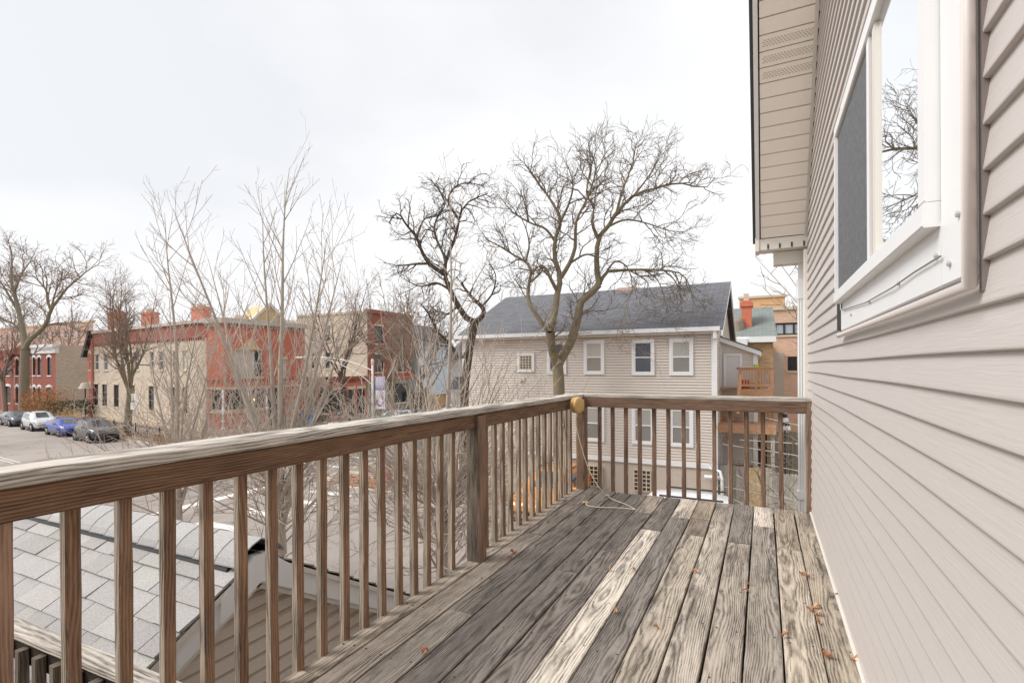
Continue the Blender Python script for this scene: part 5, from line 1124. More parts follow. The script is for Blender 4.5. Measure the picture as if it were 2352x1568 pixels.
limb_tree('dark_crooked_tree', 'dark gnarled tree with dense twisted crown at the corner of the beige house', [
    ([(582, 1568), (595, 1400), (612, 1270), (640, 1125)], .2, .17),
    ([(640, 1125), (600, 1108), (545, 1030), (500, 940), (468, 850), (480, 760), (530, 640), (550, 540), (580, 460), (640, 420), (715, 390)], .14, .02),
    ([(640, 1125), (690, 1080), (680, 1035), (630, 990), (560, 900)], .13, .04), ([(612, 1270), (560, 1330), (500, 1250), (430, 1180), (380, 1080), (330, 1020)], .1, .02),
    ([(468, 850), (380, 790), (330, 700), (310, 640), (250, 570), (200, 500), (150, 560)], .1, .02), ([(380, 790), (280, 795), (190, 806)], .06, .02), ([(468, 850), (470, 760), (410, 620), (420, 540), (470, 450), (420, 330)], .07, .015),
    ([(550, 540), (490, 440), (520, 360), (600, 330), (690, 350)], .06, .015), ([(310, 640), (350, 540), (420, 520), (450, 480)], .05, .014), ([(500, 940), (420, 900), (330, 920), (240, 880)], .06, .015), ([(545, 1030), (480, 1080), (420, 1060), (350, 1100)], .06, .015), ([(680, 1035), (740, 960), (760, 860), (720, 780)], .05, .014)], 21.4, c5,
    [dict(dens=3.6, ang=(25, 75), len=1.45, n=8, wan=.34, up=.05, r=.035, re=.01, tap=.4, f0=.25), dict(dens=5.2, ang=(25, 70), len=.7, n=6, wan=.34, up=.03, r=.013, re=.006, tap=.3, f0=.1), dict(dens=5., ang=(25, 65), len=.33, n=4, wan=.28, up=.03, r=.0075, re=.005, tap=.2, f0=.05)], BK_DARK, bark('dark_twigs', srgb(70, 60, 52), srgb(120, 106, 94)), 14)
c6 = lambda x, y: (.1832*x, 516.8+.1832*y)
limb_tree('oak_tree', 'big grey oak with wide bare crown behind the silver car', [
    ([(305, 2180), (310, 1900), (318, 1568)], .52, .42), ([(318, 1568), (300, 1400), (240, 1100), (180, 850), (140, 700), (150, 420), (130, 260)], .36, .05),
    ([(318, 1568), (370, 1440), (560, 1270), (640, 1060), (720, 950), (850, 780), (950, 700), (1100, 570), (1225, 500)], .28, .03), ([(640, 1060), (600, 960), (580, 820), (500, 720), (370, 590)], .16, .03), ([(640, 1060), (700, 830), (770, 680), (790, 560)], .12, .03),
    ([(180, 850), (270, 620), (370, 470), (420, 370)], .14, .03), ([(240, 1100), (120, 900), (40, 760), (-80, 600)], .18, .04), ([(300, 1400), (180, 1250), (40, 1180), (-120, 1100)], .16, .04), ([(560, 1270), (700, 1230), (850, 1240), (960, 1330)], .1, .03), ([(318, 1568), (420, 1620), (480, 1500)], .1, .04), ([(580, 820), (590, 700), (560, 540)], .08, .02)], 57., c6,
    [dict(dens=1.15, ang=(25, 70), len=4., n=7, wan=.17, up=.04, r=.06, re=.018, tap=.4, f0=.2), dict(dens=2.2, ang=(25, 65), len=1.9, n=6, wan=.19, up=.03, r=.028, re=.016, tap=.3, f0=.1), dict(dens=3., ang=(25, 60), len=.95, n=4, wan=.18, up=.02, r=.019, re=.014, tap=.2, f0=.05)], BK_OAK, BK_FAR, 15, .2)

def wild(name, label, px, depth, H, spread, r0, seed, bark_m, twig_m, nl=7, h0=.28, dens=1., upright=.35, sc=1., group=None):
    """bare tree grown from its foot"""
    t = Tree(seed); r = t.r; b = at_d(px, 900, depth); x, y = b.x, b.y; root = thing(name, label, 'tree', (x, y, G+.12), 0, group)
    tr = t.grow((x, y, G), (0, 0, 1), H*h0, 8, .03, .05); t.main.append((tr, r0, r0*.8)); tip = tr[-1]
    spec = [dict(dens=2.*dens/sc, ang=(25, 60), len=H*.2, n=7, wan=.13, up=.06, r=.045*sc, re=.008*sc, tap=.4, f0=.2), dict(dens=3.*dens/sc, ang=(25, 60), len=H*.085, n=5, wan=.16, up=.05, r=.016*sc, re=.007*sc, tap=.3, f0=.1), dict(dens=4.2*dens/sc, ang=(25, 55), len=H*.042, n=4, wan=.15, up=.04, r=.009*sc, re=.006*sc, tap=.2, f0=.05)]
    for k in range(nl):
        a = k*2.399+r.uniform(-.3, .3); e = r.uniform(.15, 1.)*spread
        L = H*(1-h0)*r.uniform(.78, 1.05); bb = t.grow(tr[-1-(k % 3)], (math.cos(a)*e, math.sin(a)*e, 1), L, 12, .09, upright*.12); t.main.append((bb, r0*.42, .01*sc)); t.out(bb, r0*.42, .01*sc, spec)
    finish(t, root, bark_m, twig_m); return root
wild('street_tree', 'dark forked street tree behind the parking signs by the cream flank', 292, 41.5, 13.6, .55, .3, 31, BK_OLIVE, BK_FAR, 8, .3, 1.1, .5, 1.25)
wild('street_tree', 'grey street tree with fine twigs in front of the low red shop', 800, 47, 14.2, .75, .24, 33, BK_DARK, BK_FAR, 8, .36, .9, .4, 1.6)
wild('street_tree', 'brown twiggy tree hiding the three-storey red front', 905, 50, 14.5, .7, .26, 34, BK_OLIVE, BK_FAR, 9, .3, 1.1, .4, 1.6)
wild('street_tree', 'tree with reddish twigs between the street banner and the pale blue house', 985, 44, 13.5, .8, .24, 35, BK_OLIVE, BK_FAR, 9, .3, 1.1, .4, 1.5)
wild('far_tree', 'faint bare tree rising behind the rounded corner building', 588, 75, 15.5, .4, .2, 36, BK_FAR, BK_FAR, 6, .4, .8, .5, 2.)
wild('far_tree', 'bare twiggy tree behind the cream brick flank of the row house', 150, 75, 17, .7, .3, 37, BK_FAR, BK_FAR, 7, .35, .8, .3, 2.2)
wild('far_tree', 'reddish bare tree standing over the iron-fenced row houses', 12, 66, 16.5, .9, .3, 38, BK_FAR, BK_FAR, 9, .3, 1., .3, 2.)
wild('far_tree', 'small bare tree rising behind the pinkish brick building', 1822, 60, 15.5, .6, .2, 39, BK_FAR, BK_FAR, 6, .4, .7, .4, 1.8)
wild('far_tree', 'bare tree behind the long charcoal roof of the beige house', 1180, 48, 14.5, .8, .22, 40, BK_FAR, BK_FAR, 8, .3, .8, .4, 1.7)
# tree at the corner beyond our house: only its reaching limbs show
t = Tree(51); bx, by = 2.3, 10.5; nt = thing('garden_tree', 'bare grey garden tree reaching out from behind the white downspout', 'tree', (bx, by, G+.12))
tr = t.grow((bx, by, G), (0, 0, 1), 4.2, 9, .03, .03); t.main.append((tr, .13, .09))
sp_ = [dict(dens=2.6, ang=(30, 65), len=.85, n=6, wan=.16, up=.05, r=.014, re=.005, tap=.3, f0=.15), dict(dens=4.5, ang=(30, 60), len=.32, n=4, wan=.16, up=.05, r=.006, re=.004, tap=.2, f0=.1)]
for (px, py, D_, ra) in ((1735, 590, 10.6, .03), (1748, 545, 10.8, .022), (1752, 660, 10.2, .02), (1690, 1090, 10., .03), (1650, 1115, 9.8, .026), (1700, 1010, 10.4, .028), (1725, 1060, 9.4, .02), (1660, 1020, 10.2, .022), (1740, 1140, 9.2, .02), (1760, 960, 10.6, .02), (1790, 560, 11., .02), (1690, 1150, 9., .016)):
    e = at_d(px, py, D_); zt_ = min(tr[-1][2], max(-2.6, e.z-R(.4, 1.0))); k = min(range(10), key=lambda i: abs(tr[i][2]-zt_)); s0 = Vector(tr[k]); mid_ = s0.lerp(e, .55)+Vector((R(-.1, .1), R(-.15, .15), R(-.05, .2)))
    b = resamp([s0, s0.lerp(mid_, .5)+Vector((0, 0, -.05)), mid_, e], 9); t.main.append((b, ra, .007)); t.out(b, ra, .007, sp_)
for k in range(5):
    a = k*1.3; b = t.grow(tr[-1], (.4*math.cos(a)+.2, .4*math.sin(a), 1), 3.6, 10, .06, .04); t.main.append((b, .045, .008)); t.out(b, .045, .008, sp_)
finish(t, nt, BK_PALE, BK_TOP)

# ------------------------------------------------------------------ cars
def car(label, loc, rz, paint, kind, group=None, plate=False):
    """x forwards; lofted body, glass, wheels, lights"""
    K = dict(sedan=(4.6, 1.8, 1.42, [(-2.3, .62, .95, .95), (-2.2, .34, 1.02, 1.02), (-1.75, .24, 1.05, 1.07), (-1.35, .22, 1.0, 1.22), (-.75, .2, .97, 1.4), (.0, .2, .95, 1.42), (.45, .2, .95, 1.36), (1.15, .2, .96, 1.0), (1.55, .2, .9, .93), (2.05, .24, .8, .82), (2.25, .3, .68, .7), (2.32, .4, .56, .57)]),
             suv=(4.5, 1.86, 1.66, [(-2.25, .6, 1.05, 1.1), (-2.2, .35, 1.08, 1.35), (-1.95, .26, 1.08, 1.58), (-1.2, .25, 1.06, 1.65), (-.3, .25, 1.05, 1.66), (.3, .25, 1.05, 1.6), (1.0, .25, 1.08, 1.14), (1.4, .25, 1.02, 1.06), (1.95, .28, .95, .97), (2.2, .32, .8, .82), (2.26, .42, .65, .66)]))[kind]
    L, W, H, st = K; root = thing('parked_car', label, 'car', loc, rz, group); hw = W/2
    m = MB(); ring = []
    for i, (x, zb, zs, zr) in enumerate(st):
        e = min(1., .72+.28*min(1, (L/2-abs(x))/.55)); w = hw*e; cab = zr-zs > .06; wr = w*.74 if zr-zs > .2 else w*.86
        ring.append([(x, -w*.86, zb), (x, -w, zb+.16), (x, -w, zs-.16), (x, -w*.955, zs), (x, -wr, zs+(zr-zs)*.88 if cab else zr-.01), (x, -wr*.6, zr), (x, wr*.6, zr), (x, wr, zs+(zr-zs)*.88 if cab else zr-.01), (x, w*.955, zs), (x, w, zs-.16), (x, w, zb+.16), (x, w*.86, zb)])
    for r_ in ring: m.v += r_
    n = 12
    for i in range(len(ring)-1):
        for k in range(n): j = (k+1) % n; m.f.append((i*n+k, (i+1)*n+k, (i+1)*n+j, i*n+j)[::-1]); m.mi.append(0)
    m.f.append(tuple(range(n))[::-1]); m.f.append(tuple((len(ring)-1)*n+k for k in range(n))); m.mi += [0, 0]
    body = part('body', m, paint, root, True, True); body.data.polygons.foreach_set('use_smooth', [len(p.vertices) == 4 for p in body.data.polygons])
    def pane(nm, q, inset=.1, off=.012):
        q = [Vector(p) for p in q]; c = sum(q, Vector())/4; q = [p.lerp(c, inset) for p in q]; nn_ = (q[1]-q[0]).cross(q[3]-q[0]).normalized(); q = [p+nn_*off for p in q]; m = MB(); m.face(q); part(nm, m, CARGL, root, False, True)
    big = [i for i in range(len(st)-1) if st[i][3]-st[i][2] > .15 or st[i+1][3]-st[i+1][2] > .15]
    ia = [i for i in range(len(st)) if st[i][3]-st[i][2] > .25]; a0, a1 = ia[0], ia[-1]; fr_ = a1+1; rr_ = a0-1
    pane('windshield', [ring[fr_][5], ring[fr_][6], ring[a1][6], ring[a1][5]], .06); pane('rear_window', [ring[rr_][6], ring[rr_][5], ring[a0][5], ring[a0][6]], .06)
    for s_ in (3, 8):
        t_ = 4 if s_ == 3 else 7; md = (a0+a1+1)//2
        for u, v in ((a0, md), (md, a1)):
            q = [ring[u][s_], ring[v][s_], ring[v][t_], ring[u][t_]]; pane('side_window', q if s_ == 3 else [q[1], q[0], q[3], q[2]], .13)
        q = [ring[a1][s_], ring[fr_][s_], ring[fr_][t_], ring[a1][t_]]; pane('quarter_window', q if s_ == 3 else [q[1], q[0], q[3], q[2]], .3)
    R_ = .33 if kind == 'sedan' else .36
    for x in (-L/2+.92, L/2-.95):
        for s_ in (-1, 1):
            y = s_*(hw-.1); m = MB(); m.lathe([(R_*.62, -.11), (R_*.92, -.11), (R_, -.07), (R_, .07), (R_*.92, .11), (R_*.62, .11)], (x, y, R_), 20, axis='y'); w_ = part('wheel', m, TYRE, root, True, True)
            m = MB(); m.lathe([(R_*.64, -.02), (R_*.64, .02)], (x, y+s_*.075, R_), 20, axis='y')
            for k in range(7):
                q = k*6.2832/7; m.beam((x, y+s_*.085, R_), (x+R_*.63*math.cos(q), y+s_*.085, R_+R_*.63*math.sin(q)), .05, .05, .008, (0, 1, 0))
            m.lathe([(.0, .0), (.06, .0), (.06, .02*s_)], (x, y+s_*.1, R_), 10, axis='y'); part('rim', m, RIM, w_, False, True)
            m = MB(); m.lathe([(0, 0), (R_*.66, 0)], (x, y+s_*.05, R_), 16, axis='y'); part('brake_disc', m, BLKPL, w_, False, True)
            m = MB(); m.lathe([(R_*1.17, -.02), (R_*1.17, .07)], (x, s_*(hw-.055), R_), 20, axis='y'); m.lathe([(R_*.9, .0), (R_*1.17, .0)], (x, s_*(hw-.055)+.07*s_*.96, R_), 20, axis='y'); part('wheel_arch', m, BLKPL, root, True, True)
    zf_ = st[-2][2]
    for s_ in (-1, 1):
        m = MB(); m.beam((L/2-.2, s_*hw*.56, zf_-.02), (L/2-.42, s_*hw*.88, zf_+.04), .14, .13, .03); part('headlight', m, LAMPG, root, False, True)
        m = MB(); m.beam((-L/2+.1, s_*hw*.55, st[1][2]-.12), (-L/2+.2, s_*hw*.84, st[1][2]-.1), .1, .16, .03); part('tail_light', m, plain('tail_red', (.35, .02, .02, 1), .3), root, False, True)
        xm = st[a1][0]+.35; m = MB(); m.beam((xm, s_*(hw-.02), st[a1][2]+.06), (xm, s_*(hw+.17), st[a1][2]+.08), .12, .13, .03); part('mirror', m, paint, root, False, True)
        m = MB(); m.beam((-L/2+1.3, s_*(hw-.006), .3), (L/2-1.3, s_*(hw-.006), .3), .05, .13, .02); part('sill_trim', m, BLKPL, root, False, True)
        for xh in (-.55, .45): m = MB(); m.beam((xh-.1, s_*(hw-.01), st[5][2]-.12), (xh+.1, s_*(hw-.01), st[5][2]-.12), .04, .03, .008); part('door_handle', m, paint, root, False, True)
    m = MB(); m.beam((L/2-.015, -hw*.5, .55), (L/2-.015, hw*.5, .55), .05, .17, .02); part('grille', m, BLKPL, root, False, True)
    m = MB(); m.beam((L/2-.02, -hw*.62, .33), (L/2-.02, hw*.62, .33), .06, .13, .03); part('bumper_intake', m, BLKPL, root, False, True)
    if plate: m = MB(); m.box(L/2+.012, L/2+.03, -.16, .16, .38, .53); part('licence_plate', m, plain('plate_blue', srgb(170, 205, 230), .4), root, False, True)
    if kind == 'suv':
        for s_ in (-1, 1): m = MB(); m.beam((-1.6, s_*hw*.66, H+.01), (.2, s_*hw*.66, H+.01), .05, .05, .01); part('roof_rail', m, BLKPL, root, False, True)
    return root
cg = 'cars parked along the far kerb'
a7 = math.atan2(-.125, 1)
def parked(px, py, dx=0): p = on_z(px, py, G); return (p.x+dx, nwl(p.x+dx)-1.15, G+.004)
car('charcoal crossover parked first in line by the corner building', parked(210, 1012), a7, glossy('charcoal_paint', (.045, .046, .05, 1)), 'suv', cg)
car('bright blue sedan parked behind the charcoal crossover', parked(126, 1000), a7, glossy('blue_paint', (.02, .07, .42, 1)), 'sedan', cg, True)
car('silver white crossover parked behind the blue sedan', parked(68, 988), a7, glossy('silver_paint', (.62, .63, .65, 1)), 'suv', cg)
car('dark grey sedan parked behind the silver crossover', parked(14, 978), a7, glossy('slate_paint', (.07, .08, .1, 1)), 'sedan', cg)
def on_ground(px, D): p = at_d(px, 900, D); return (p.x, p.y, G+.004)
cgb = 'cars along the street beside the shops'
p = on_ground(768, 38.5); car('white sedan waiting at the crossing in front of the low red shop', p, -math.pi/2, glossy('white_paint', (.75, .76, .77, 1)), 'sedan', cgb)
p = on_ground(905, 46.5); car('white crossover parked before the taupe shopfront', p, -math.pi/2, glossy('white_paint', (.75, .76, .77, 1)), 'suv', cgb)
p = on_ground(972, 50.5); car('dark grey sedan parked by the pale blue house', p, -math.pi/2, glossy('slate_paint', (.07, .08, .1, 1)), 'sedan', cgb)
p = on_ground(1043, 56); car('pale silver sedan parked before the white porch house', p, -math.pi/2, glossy('silver_paint', (.62, .63, .65, 1)), 'sedan', cgb)
struct('driveway', MB().box(-8.6, -5.7, NK-.3, 20.36, G+.02, G+.145), CONC)
car('orange crossover standing on the drive beside the beige house', (-7.0, 17.75, G+.147), -math.pi/2, glossy('orange_paint', (.72, .25, .03, 1)), 'suv')
car('white crossover parked at the kerb below the far railing', (-1.25, 16.5, G+.004), 0, glossy('bright_white_paint', (.8, .8, .82, 1)), 'suv')
p = on_z(975, 1040, G); car('grey crossover parked beside the leafy verge', (-21.6, 30.5, G+.004), math.pi/2, glossy('grey_paint', (.3, .32, .34, 1)), 'suv')

# ------------------------------------------------------------------ street furniture
GALV = plain('galvanised_steel', srgb(205, 205, 200), .5, 6, .08, Metallic=.2)
lp = at_d(856, 900, 30.7); sl_t = thing('street_light', 'pale steel street light with long curved mast arm before the red shop', 'street light', (lp.x, lp.y, G+.12))
zt_ = at_d(856, 824, 30.7).z
m = MB(); m.tube([(lp.x, lp.y, G+.1), (lp.x, lp.y, zt_)], [.085, .06], 10); m.lathe([(.07, zt_-.35), (.09, zt_-.3), (.09, zt_-.1), (.07, zt_-.05)], (lp.x, lp.y, 0), 10); part('pole', m, GALV, sl_t, True)
def mast(pts): return [at_d(a, b, 30.7+(856-a)*.012) for a, b in pts]
m = MB(); m.tube(smooth_path(mast(((856, 851), (826, 838), (790, 827), (750, 821), (712, 820)))), .035, 8); part('mast_arm', m, GALV, sl_t, True)
m = MB(); m.tube(smooth_path(mast(((856, 884), (828, 861), (795, 843), (755, 826), (735, 822)))), .026, 8); part('mast_brace', m, GALV, sl_t, True)
h_ = mast(((705, 820), (680, 821))); m = MB(); m.beam(h_[0], h_[1], .22, .1, .03); part('lamp_head', m, plain('white_lamp', (.72, .74, .74, 1), .4), sl_t)
# banner on the pole
bn = thing('street_banner', 'tall lilac and white banner with purple crescent emblem on the light pole', 'banner', (lp.x, lp.y, G+2))
b0, b1 = at_d(862.5, 866, 30.6), at_d(884.5, 938, 30.6); bd = Vector((CS, SN, 0)); bo = Vector((b0.x, b0.y, 0)); bwid = (Vector((b1.x, b1.y, 0))-bo).length; bn_n = Vector((SN, -CS, 0))
def bp(u, v, d=0): q = bo+bd*(u*bwid)+bn_n*d; return (q.x, q.y, b0.z+(b1.z-b0.z)*v)
m = MB()
for i in range(8):
    for j in range(12):
        wv = lambda u, v: .02*math.sin(v*7)*math.sin(u*4); q = [(i/8, (j+1)/12), ((i+1)/8, (j+1)/12), ((i+1)/8, j/12), (i/8, j/12)]; m.face([bp(u, v, wv(u, v)) for u, v in q], 0 if j < 3 else 1 if j < 4 else 2 if j < 5 else 3)
part('cloth', m, [plain('banner_lilac_pale', srgb(205, 205, 232), .8), plain('banner_lilac', srgb(186, 184, 222), .8), plain('banner_violet', srgb(150, 138, 196), .8), plain('banner_white', srgb(232, 232, 242), .8)], bn)
m = MB()
def cres(cu, cv, ro, ri, sh_, a0, a1, n=18):
    for k in range(n):
        t0, t1 = math.radians(a0+(a1-a0)*k/n), math.radians(a0+(a1-a0)*(k+1)/n)
        f_ = lambda t, r_, o: bp(cu+o+r_*math.cos(t)*1.0, cv+r_*math.sin(t)*.32, .03)
        m.face([f_(t0, ro, 0), f_(t1, ro, 0), f_(t1, ri, sh_), f_(t0, ri, sh_)])
cres(.45, .79, .42, .3, .1, 20, 215); cres(.5, .66, .36, .22, -.04, -75, 30); cres(.32, .73, .2, .0, .0, 90, 200); cres(.68, .78, .17, .1, .0, -60, 120)
part('emblem', m, plain('banner_purple', srgb(142, 72, 158), .8), bn)
m = MB()
for v_, u0, u1 in ((.2, .15, .85), (.25, .3, .6), (.32, .2, .8)):
    u = u0
    while u < u1: w_ = R(.05, .1); m.face([bp(u, v_+.018, .026), bp(u+w_, v_+.018, .026), bp(u+w_, v_-.005, .026), bp(u, v_-.005, .026)]); u += w_+.03
part('small_print', m, WHITE, bn)
[part('bracket', MB().tube([tuple(lp)[:2]+(z_,), bp(1.05, v_)], .02, 6), GALV, bn) for z_, v_ in ((b0.z+.03, -.01), (b1.z-.03, 1.01))]
# green street name sign
s0, s1 = at_d(868, 953, 30.5), at_d(897, 962, 30.5); sg = thing('street_sign', 'green street name sign reading ARDMORE on the light pole', 'sign', (lp.x, lp.y, G+1.5))
so_ = Vector((s0.x, s0.y, 0)); sw_ = (Vector((s1.x, s1.y, 0))-so_).length; hsn = s0.z-s1.z
cor = lambda u, v, d: (lambda q: (q.x, q.y, s0.z-hsn*v))(so_+bd*(u*sw_)+bn_n*d)
m = MB().hexa([cor(-.25, 1, .012), cor(1, 1, .012), cor(1, 1, -.012), cor(-.25, 1, -.012), cor(-.25, 0, .012), cor(1, 0, .012), cor(1, 0, -.012), cor(-.25, 0, -.012)]); part('sign_plate', m, plain('sign_green', srgb(40, 160, 112), .5), sg)
def text(body, size, loc, rot, mat, parent, name='lettering'):
    cu = bpy.data.curves.new(name, 'FONT'); cu.body = body; cu.size = size; cu.align_x = 'CENTER'; cu.align_y = 'CENTER'; cu.extrude = .002
    tmp = bpy.data.objects.new(name, cu); COL.objects.link(tmp); me = bpy.data.meshes.new_from_object(tmp.evaluated_get(bpy.context.evaluated_depsgraph_get())); COL.objects.unlink(tmp); bpy.data.objects.remove(tmp)
    me.materials.append(mat); o = put(name, me, parent); o.location = Vector(loc)-BASE[parent.name]; o.rotation_euler = rot; return o
text('ARDMORE', hsn*.8, cor(.4, .5, .02), (math.pi/2, 0, YAW), WHITE, sg)
s2 = lambda u, v, d: (lambda q: (q.x, q.y, s0.z-hsn*(v+1.3)))(so_+bd*(u*sw_)+bn_n*d)
m = MB().hexa([s2(-.2, 1.6, .012), s2(.3, 1.6, .012), s2(.3, 1.6, -.012), s2(-.2, 1.6, -.012), s2(-.2, 0, .012), s2(.3, 0, .012), s2(.3, 0, -.012), s2(-.2, 0, -.012)]); o = part('notice_plate', m, WHITE, sg); m = MB(); m.hexa([s2(-.16, .6, .016), s2(.26, .6, .016), s2(.26, .6, .01), s2(-.16, .6, .01), s2(-.16, .3, .016), s2(.26, .3, .016), s2(.26, .3, .01), s2(-.16, .3, .01)]); part('notice_print', m, plain('sign_red', srgb(190, 50, 50), .5), sg)

# parking sign post, black lamp post, hydrant, cabinet, bins, fences, shrubs
pp = at_d(309, 1000, 38.5); ps = thing('parking_sign', 'white parking notices on a slim post before the dark street tree', 'sign', (pp.x, pp.y, G+.12))
m = MB(); m.tube([(pp.x, pp.y, G+.1), (pp.x, pp.y, -1.2)], .03, 6); part('post', m, GALV, ps)
for py_, w_, h_ in ((912, .36, .55), (932, .46, .55)):
    q = at_d(307, py_, 38.4); m = MB(); m.beam(q-bd*w_/2, q+bd*w_/2, .02, h_, .004); part('plate', m, WHITE, ps)
q = at_d(196, 905, 50); bl = thing('lamp_post', 'black garden lamp post with pale shade at the red end bay', 'lamp post', (q.x, q.y, G+.12))
zt_ = at_d(196, 892, 50).z; m = MB(); m.tube([(q.x, q.y, G+.1), (q.x, q.y, zt_)], .06, 8); m.lathe([(.05, zt_-.1), (.12, zt_)], (q.x, q.y, 0), 8); part('post', m, DARK, bl); m = MB(); m.lathe([(.55, zt_), (.5, zt_+.12), (.3, zt_+.55), (0, zt_+.6)], (q.x, q.y, 0), 12); part('shade', m, plain('lamp_shade', srgb(186, 172, 158), .6), bl)
q = on_z(893, 1112, G+.12); hy = thing('fire_hydrant', 'red fire hydrant among dry leaves on the corner verge', 'hydrant', tuple(q))
RED = plain('hydrant_red', srgb(178, 78, 70), .5, 8, .2)
part('body', MB().lathe([(.17, 0), (.17, .05), (.12, .06), (.12, .5), (.15, .52), (.15, .56), (.13, .6), (.09, .68), (.03, .72), (0, .72)], tuple(q), 14), RED, hy, True)
for dx_, dy_ in ((1, 0), (-1, 0), (0, -1)): m = MB(); m.tube([tuple(q+Vector((dx_*.08, dy_*.08, .42))), tuple(q+Vector((dx_*.2, dy_*.2, .42)))], .07, 8); part('nozzle', m, RED, hy)
m = MB(); m.lathe([(.03, .72), (.03, .78), (0, .78)], tuple(q), 6); part('bonnet_nut', m, RED, hy)
q = at_d(114, 1100, 14.8); zt_ = at_d(114, 1116, 14.8).z; cbn = thing('utility_cabinet', 'narrow grey utility pedestal with coin slot by the near kerb', 'cabinet', (q.x, q.y, G+.12))
m = MB(); m.beam((q.x, q.y, G+.1), (q.x, q.y, zt_), .3, .26, .03, (0, 1, 0)); GR = plain('cabinet_grey', srgb(178, 180, 182), .5); part('housing', m, GR, cbn); m = MB(); m.box(q.x-.1, q.x+.1, q.y-.15, q.y-.13, zt_-.55, zt_-.42); part('slot_plate', m, DARK, cbn)
for i, (px_, lab) in enumerate(((702, 'blue wheeled recycling bin against the green iron fence'), (713, 'blue wheeled recycling bin beside another bin near the ivy'))):
    q = at_d(px_, 950, 47.3); o = thing('recycling_bin', lab, 'bin', (q.x, q.y, G+.13), .3, 'blue recycling bins'); BLU = plain('bin_blue', srgb(52, 110, 178), .5)
    m = MB().hexa([(-.25, -.3, 0), (.25, -.3, 0), (.25, .3, 0), (-.25, .3, 0), (-.34, -.38, 1.25), (.34, -.38, 1.25), (.34, .38, 1.25), (-.34, .38, 1.25)]); part('bin_body', m, BLU, o, False, True); m = MB().hexa([(-.36, -.42, 1.252), (.36, -.42, 1.252), (.36, .4, 1.252), (-.36, .4, 1.252), (-.3, -.34, 1.36), (.3, -.34, 1.36), (.3, .36, 1.36), (-.3, .36, 1.36)]); part('lid', m, BLU, o, False, True)
def iron_fence(label, a, b, h, sp, mat=DARK, post=2.2):
    a, b = Vector((a[0], a[1], G+.12)), Vector((b[0], b[1], G+.12)); L = (b-a).length; d = (b-a).normalized(); o = thing('iron_fence', label, 'fence', tuple(a.lerp(b, .5)))
    for z in (.15, h-.12): m = MB(); m.beam(a+Vector((0, 0, z)), b+Vector((0, 0, z)), .04, .04, .003); part('rail', m, mat, o)
    n = min(280, int(L/sp)); me = MB().beam((0, 0, 0), (0, 0, h), .028, .028, .002, (0, 1, 0)).mesh('picket', mat)
    for i in range(n): p = a+d*(L*i/n); put('picket', me, o, tuple(p-BASE[o.name]))
    for i in range(int(L/post)+1): p = a+d*min(L, i*post); m = MB(); m.beam(p, p+Vector((0, 0, h+.15)), .08, .08, .006, (0, 1, 0)); part('post', m, mat, o)
    return o
iron_fence('black iron fence along the verge under the cream brick flank', (-54, nwl(-54)+1.2), (-38.5, nwl(-38.5)+1.0), .95, .19)
iron_fence('tall black iron fence before the dark red row houses', (-100, nwl(-100)+4), (-76, nwl(-76)+3.4), 1.5, .2)
iron_fence('dark iron fence beside the pale walk near the beige house corner', (-13.1, 20.3), (-13.1, 31), 1.35, .15)
iron_fence('tall green iron fence guarding the yard beside the corner shop', (-39.9, 36.3), (-39.9, 38.6), 2.1, .14, plain('fence_green', srgb(88, 104, 92), .6))
wy = thing('wooden_fence', 'dark brown slatted fence between shopfront and pale blue house', 'fence', (-38.6, 52.7, G))
for i in range(9): m = MB(); m.box(-.06, .06, -.02, .02, 0, 2.3+R(-.05, .05)); put('board', m.mesh('board', plain('dark_fence_wood', srgb(76, 62, 54), .9, 6, .3)), wy, (-1.2+i*.15, 0, .12))
def shrub(name, label, x, y, h, w, n, seed, mat, droop=.0, leaf=None):
    t = Tree(seed); r = t.r; o = thing(name, label, 'shrub', (x, y, G+.12))
    for k in range(n):
        a = r.uniform(0, 6.28); b = t.grow((x+r.uniform(-.15, .15)*w, y+r.uniform(-.15, .15)*w, G+.1), (math.cos(a)*w/h, math.sin(a)*w/h, 1), h*r.uniform(.6, 1.1), 6, .12, -droop); t.main.append((b, .018, .008)); t.out(b, .018, .008, [dict(dens=5/h, ang=(20, 60), len=h*.4, n=4, wan=.2, up=-droop, r=.011, re=.007, tap=.3, f0=.2), dict(dens=7/h, ang=(20, 60), len=h*.2, n=3, wan=.2, up=-droop, r=.008, re=.006, tap=.3, f0=.1)])
    tubes(t.main, 'stems', mat, o, BASE[o.name]); tubes(t.fine, 'twigs', mat, o, BASE[o.name])
    if leaf:
        m = MB()
        for k in range(leaf[0]):
            a, rr, z = r.uniform(0, 6.28), w*math.sqrt(r.random()), r.uniform(.25, 1.)*h; c = Vector((x+rr*math.cos(a), y+rr*math.sin(a), G+.1+z)); u = Vector(nrm((r.gauss(0, 1), r.gauss(0, 1), r.gauss(0, 1))))*leaf[2]; v = u.cross(Vector(nrm((r.gauss(0, 1), r.gauss(0, 1), r.gauss(0, 1))))); m.face([c-u, c+v*.6, c+u, c-v*.6])
        tag(part('leaves', m, leaf[1], o), kind='stuff')
BR = plain('dry_stalk', srgb(178, 140, 100), .9, 3, .3); ORG = plain('rust_leaf', srgb(176, 110, 66), .9, 5, .3); IVY = plain('ivy_green', (.035, .06, .03, 1), .7, 5, .4)
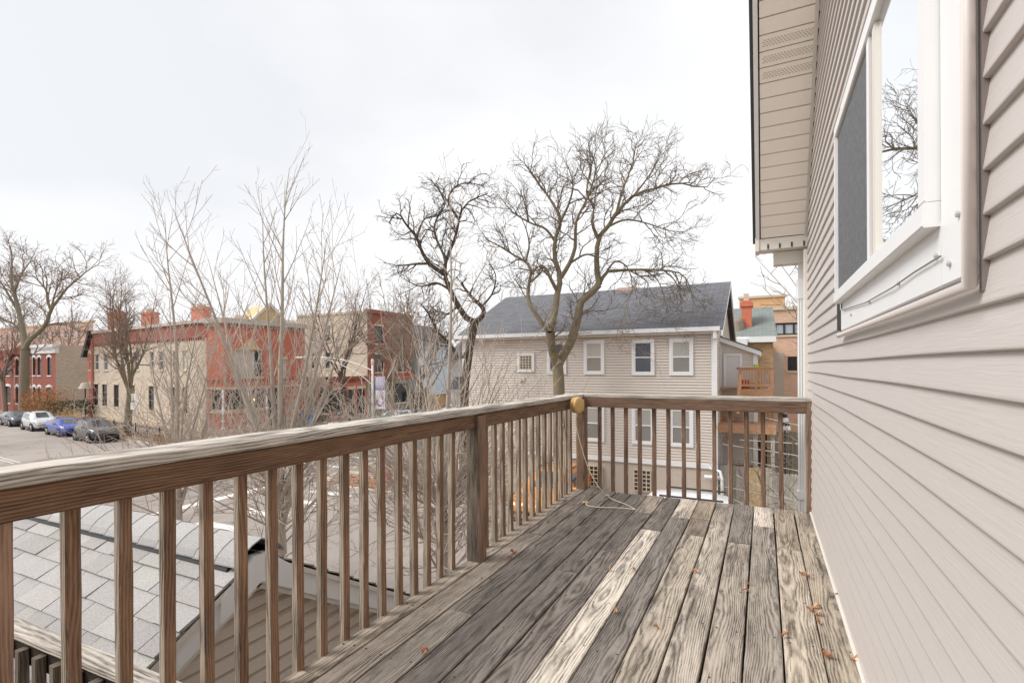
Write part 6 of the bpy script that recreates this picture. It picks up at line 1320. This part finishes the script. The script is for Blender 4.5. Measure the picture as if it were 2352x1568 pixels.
sx = lambda px, D: at_d(px, 950, D)[:2]
shrub('dry_shrub', 'rust brown leafy shrub beside the oak trunk', *sx(92, 56), 2.9, 1.7, 26, 61, BR, .02, (900, ORG, .1)); shrub('dry_shrub', 'tan arching shrub in front of the cream flank of the row house', *sx(122, 55), 3.6, 2.2, 34, 62, BR, .05, (600, BR, .1)); shrub('evergreen_shrub', 'dark evergreen hedge clump below the cream flank', *sx(163, 56), 2.0, 2.4, 20, 63, BR, .04, (1500, IVY, .11)); shrub('ornamental_grass', 'pale dry ornamental grass behind the charcoal crossover', *sx(165, 50), 1.9, .9, 46, 64, plain('pale_straw', srgb(218, 190, 150), .9, 4, .2), .1)
shrub('ivy', 'dark green ivy climbing the corner of the low red shop', *sx(752, 52), 3.6, .7, 14, 65, BR, .0, (1400, IVY, .1)); shrub('dry_shrub', 'low brown shrub beneath the narrow upright maple', *sx(372, 37.5), 1.2, 1.4, 30, 66, BR, .04); shrub('dry_shrub', 'small twiggy shrub at the foot of the rounded corner', *sx(440, 38), 1.0, 1.3, 26, 67, BR, .04)

# ------------------------------------------------------------------ fallen leaves on the verges
random.seed(77); m = MB()
def scatter(n, fx):
    for _ in range(n):
        x, y = fx(); z = G+.128+R(.004, .03); a = R(0, 6.28); s_ = R(.04, .09); ca, sa = math.cos(a)*s_, math.sin(a)*s_; t_ = R(-.02, .02)
        m.face([(x-ca, y-sa, z), (x+sa*.5, y-ca*.5, z+t_), (x+ca, y+sa, z+.01), (x-sa*.5, y+ca*.5, z-t_*.5)])
scatter(9000, lambda: (R(EK+1.4, -8.5)+0, NK+.25+abs(random.gauss(0, 1.)) if random.random() < .6 else R(NK+.3, NK+6)))
scatter(5000, lambda: (lambda x: (x, nwl(x)+R(.3, 2.6)))(R(-58, -37.5)))
scatter(2500, lambda: (R(-8.5, 4), R(NK+.2, NK+1.8)))
tag(put('leaf_litter', m.mesh('leaf_litter', LEAF)), 'orange brown fallen leaves covering the verges', 'leaves', kind='stuff')
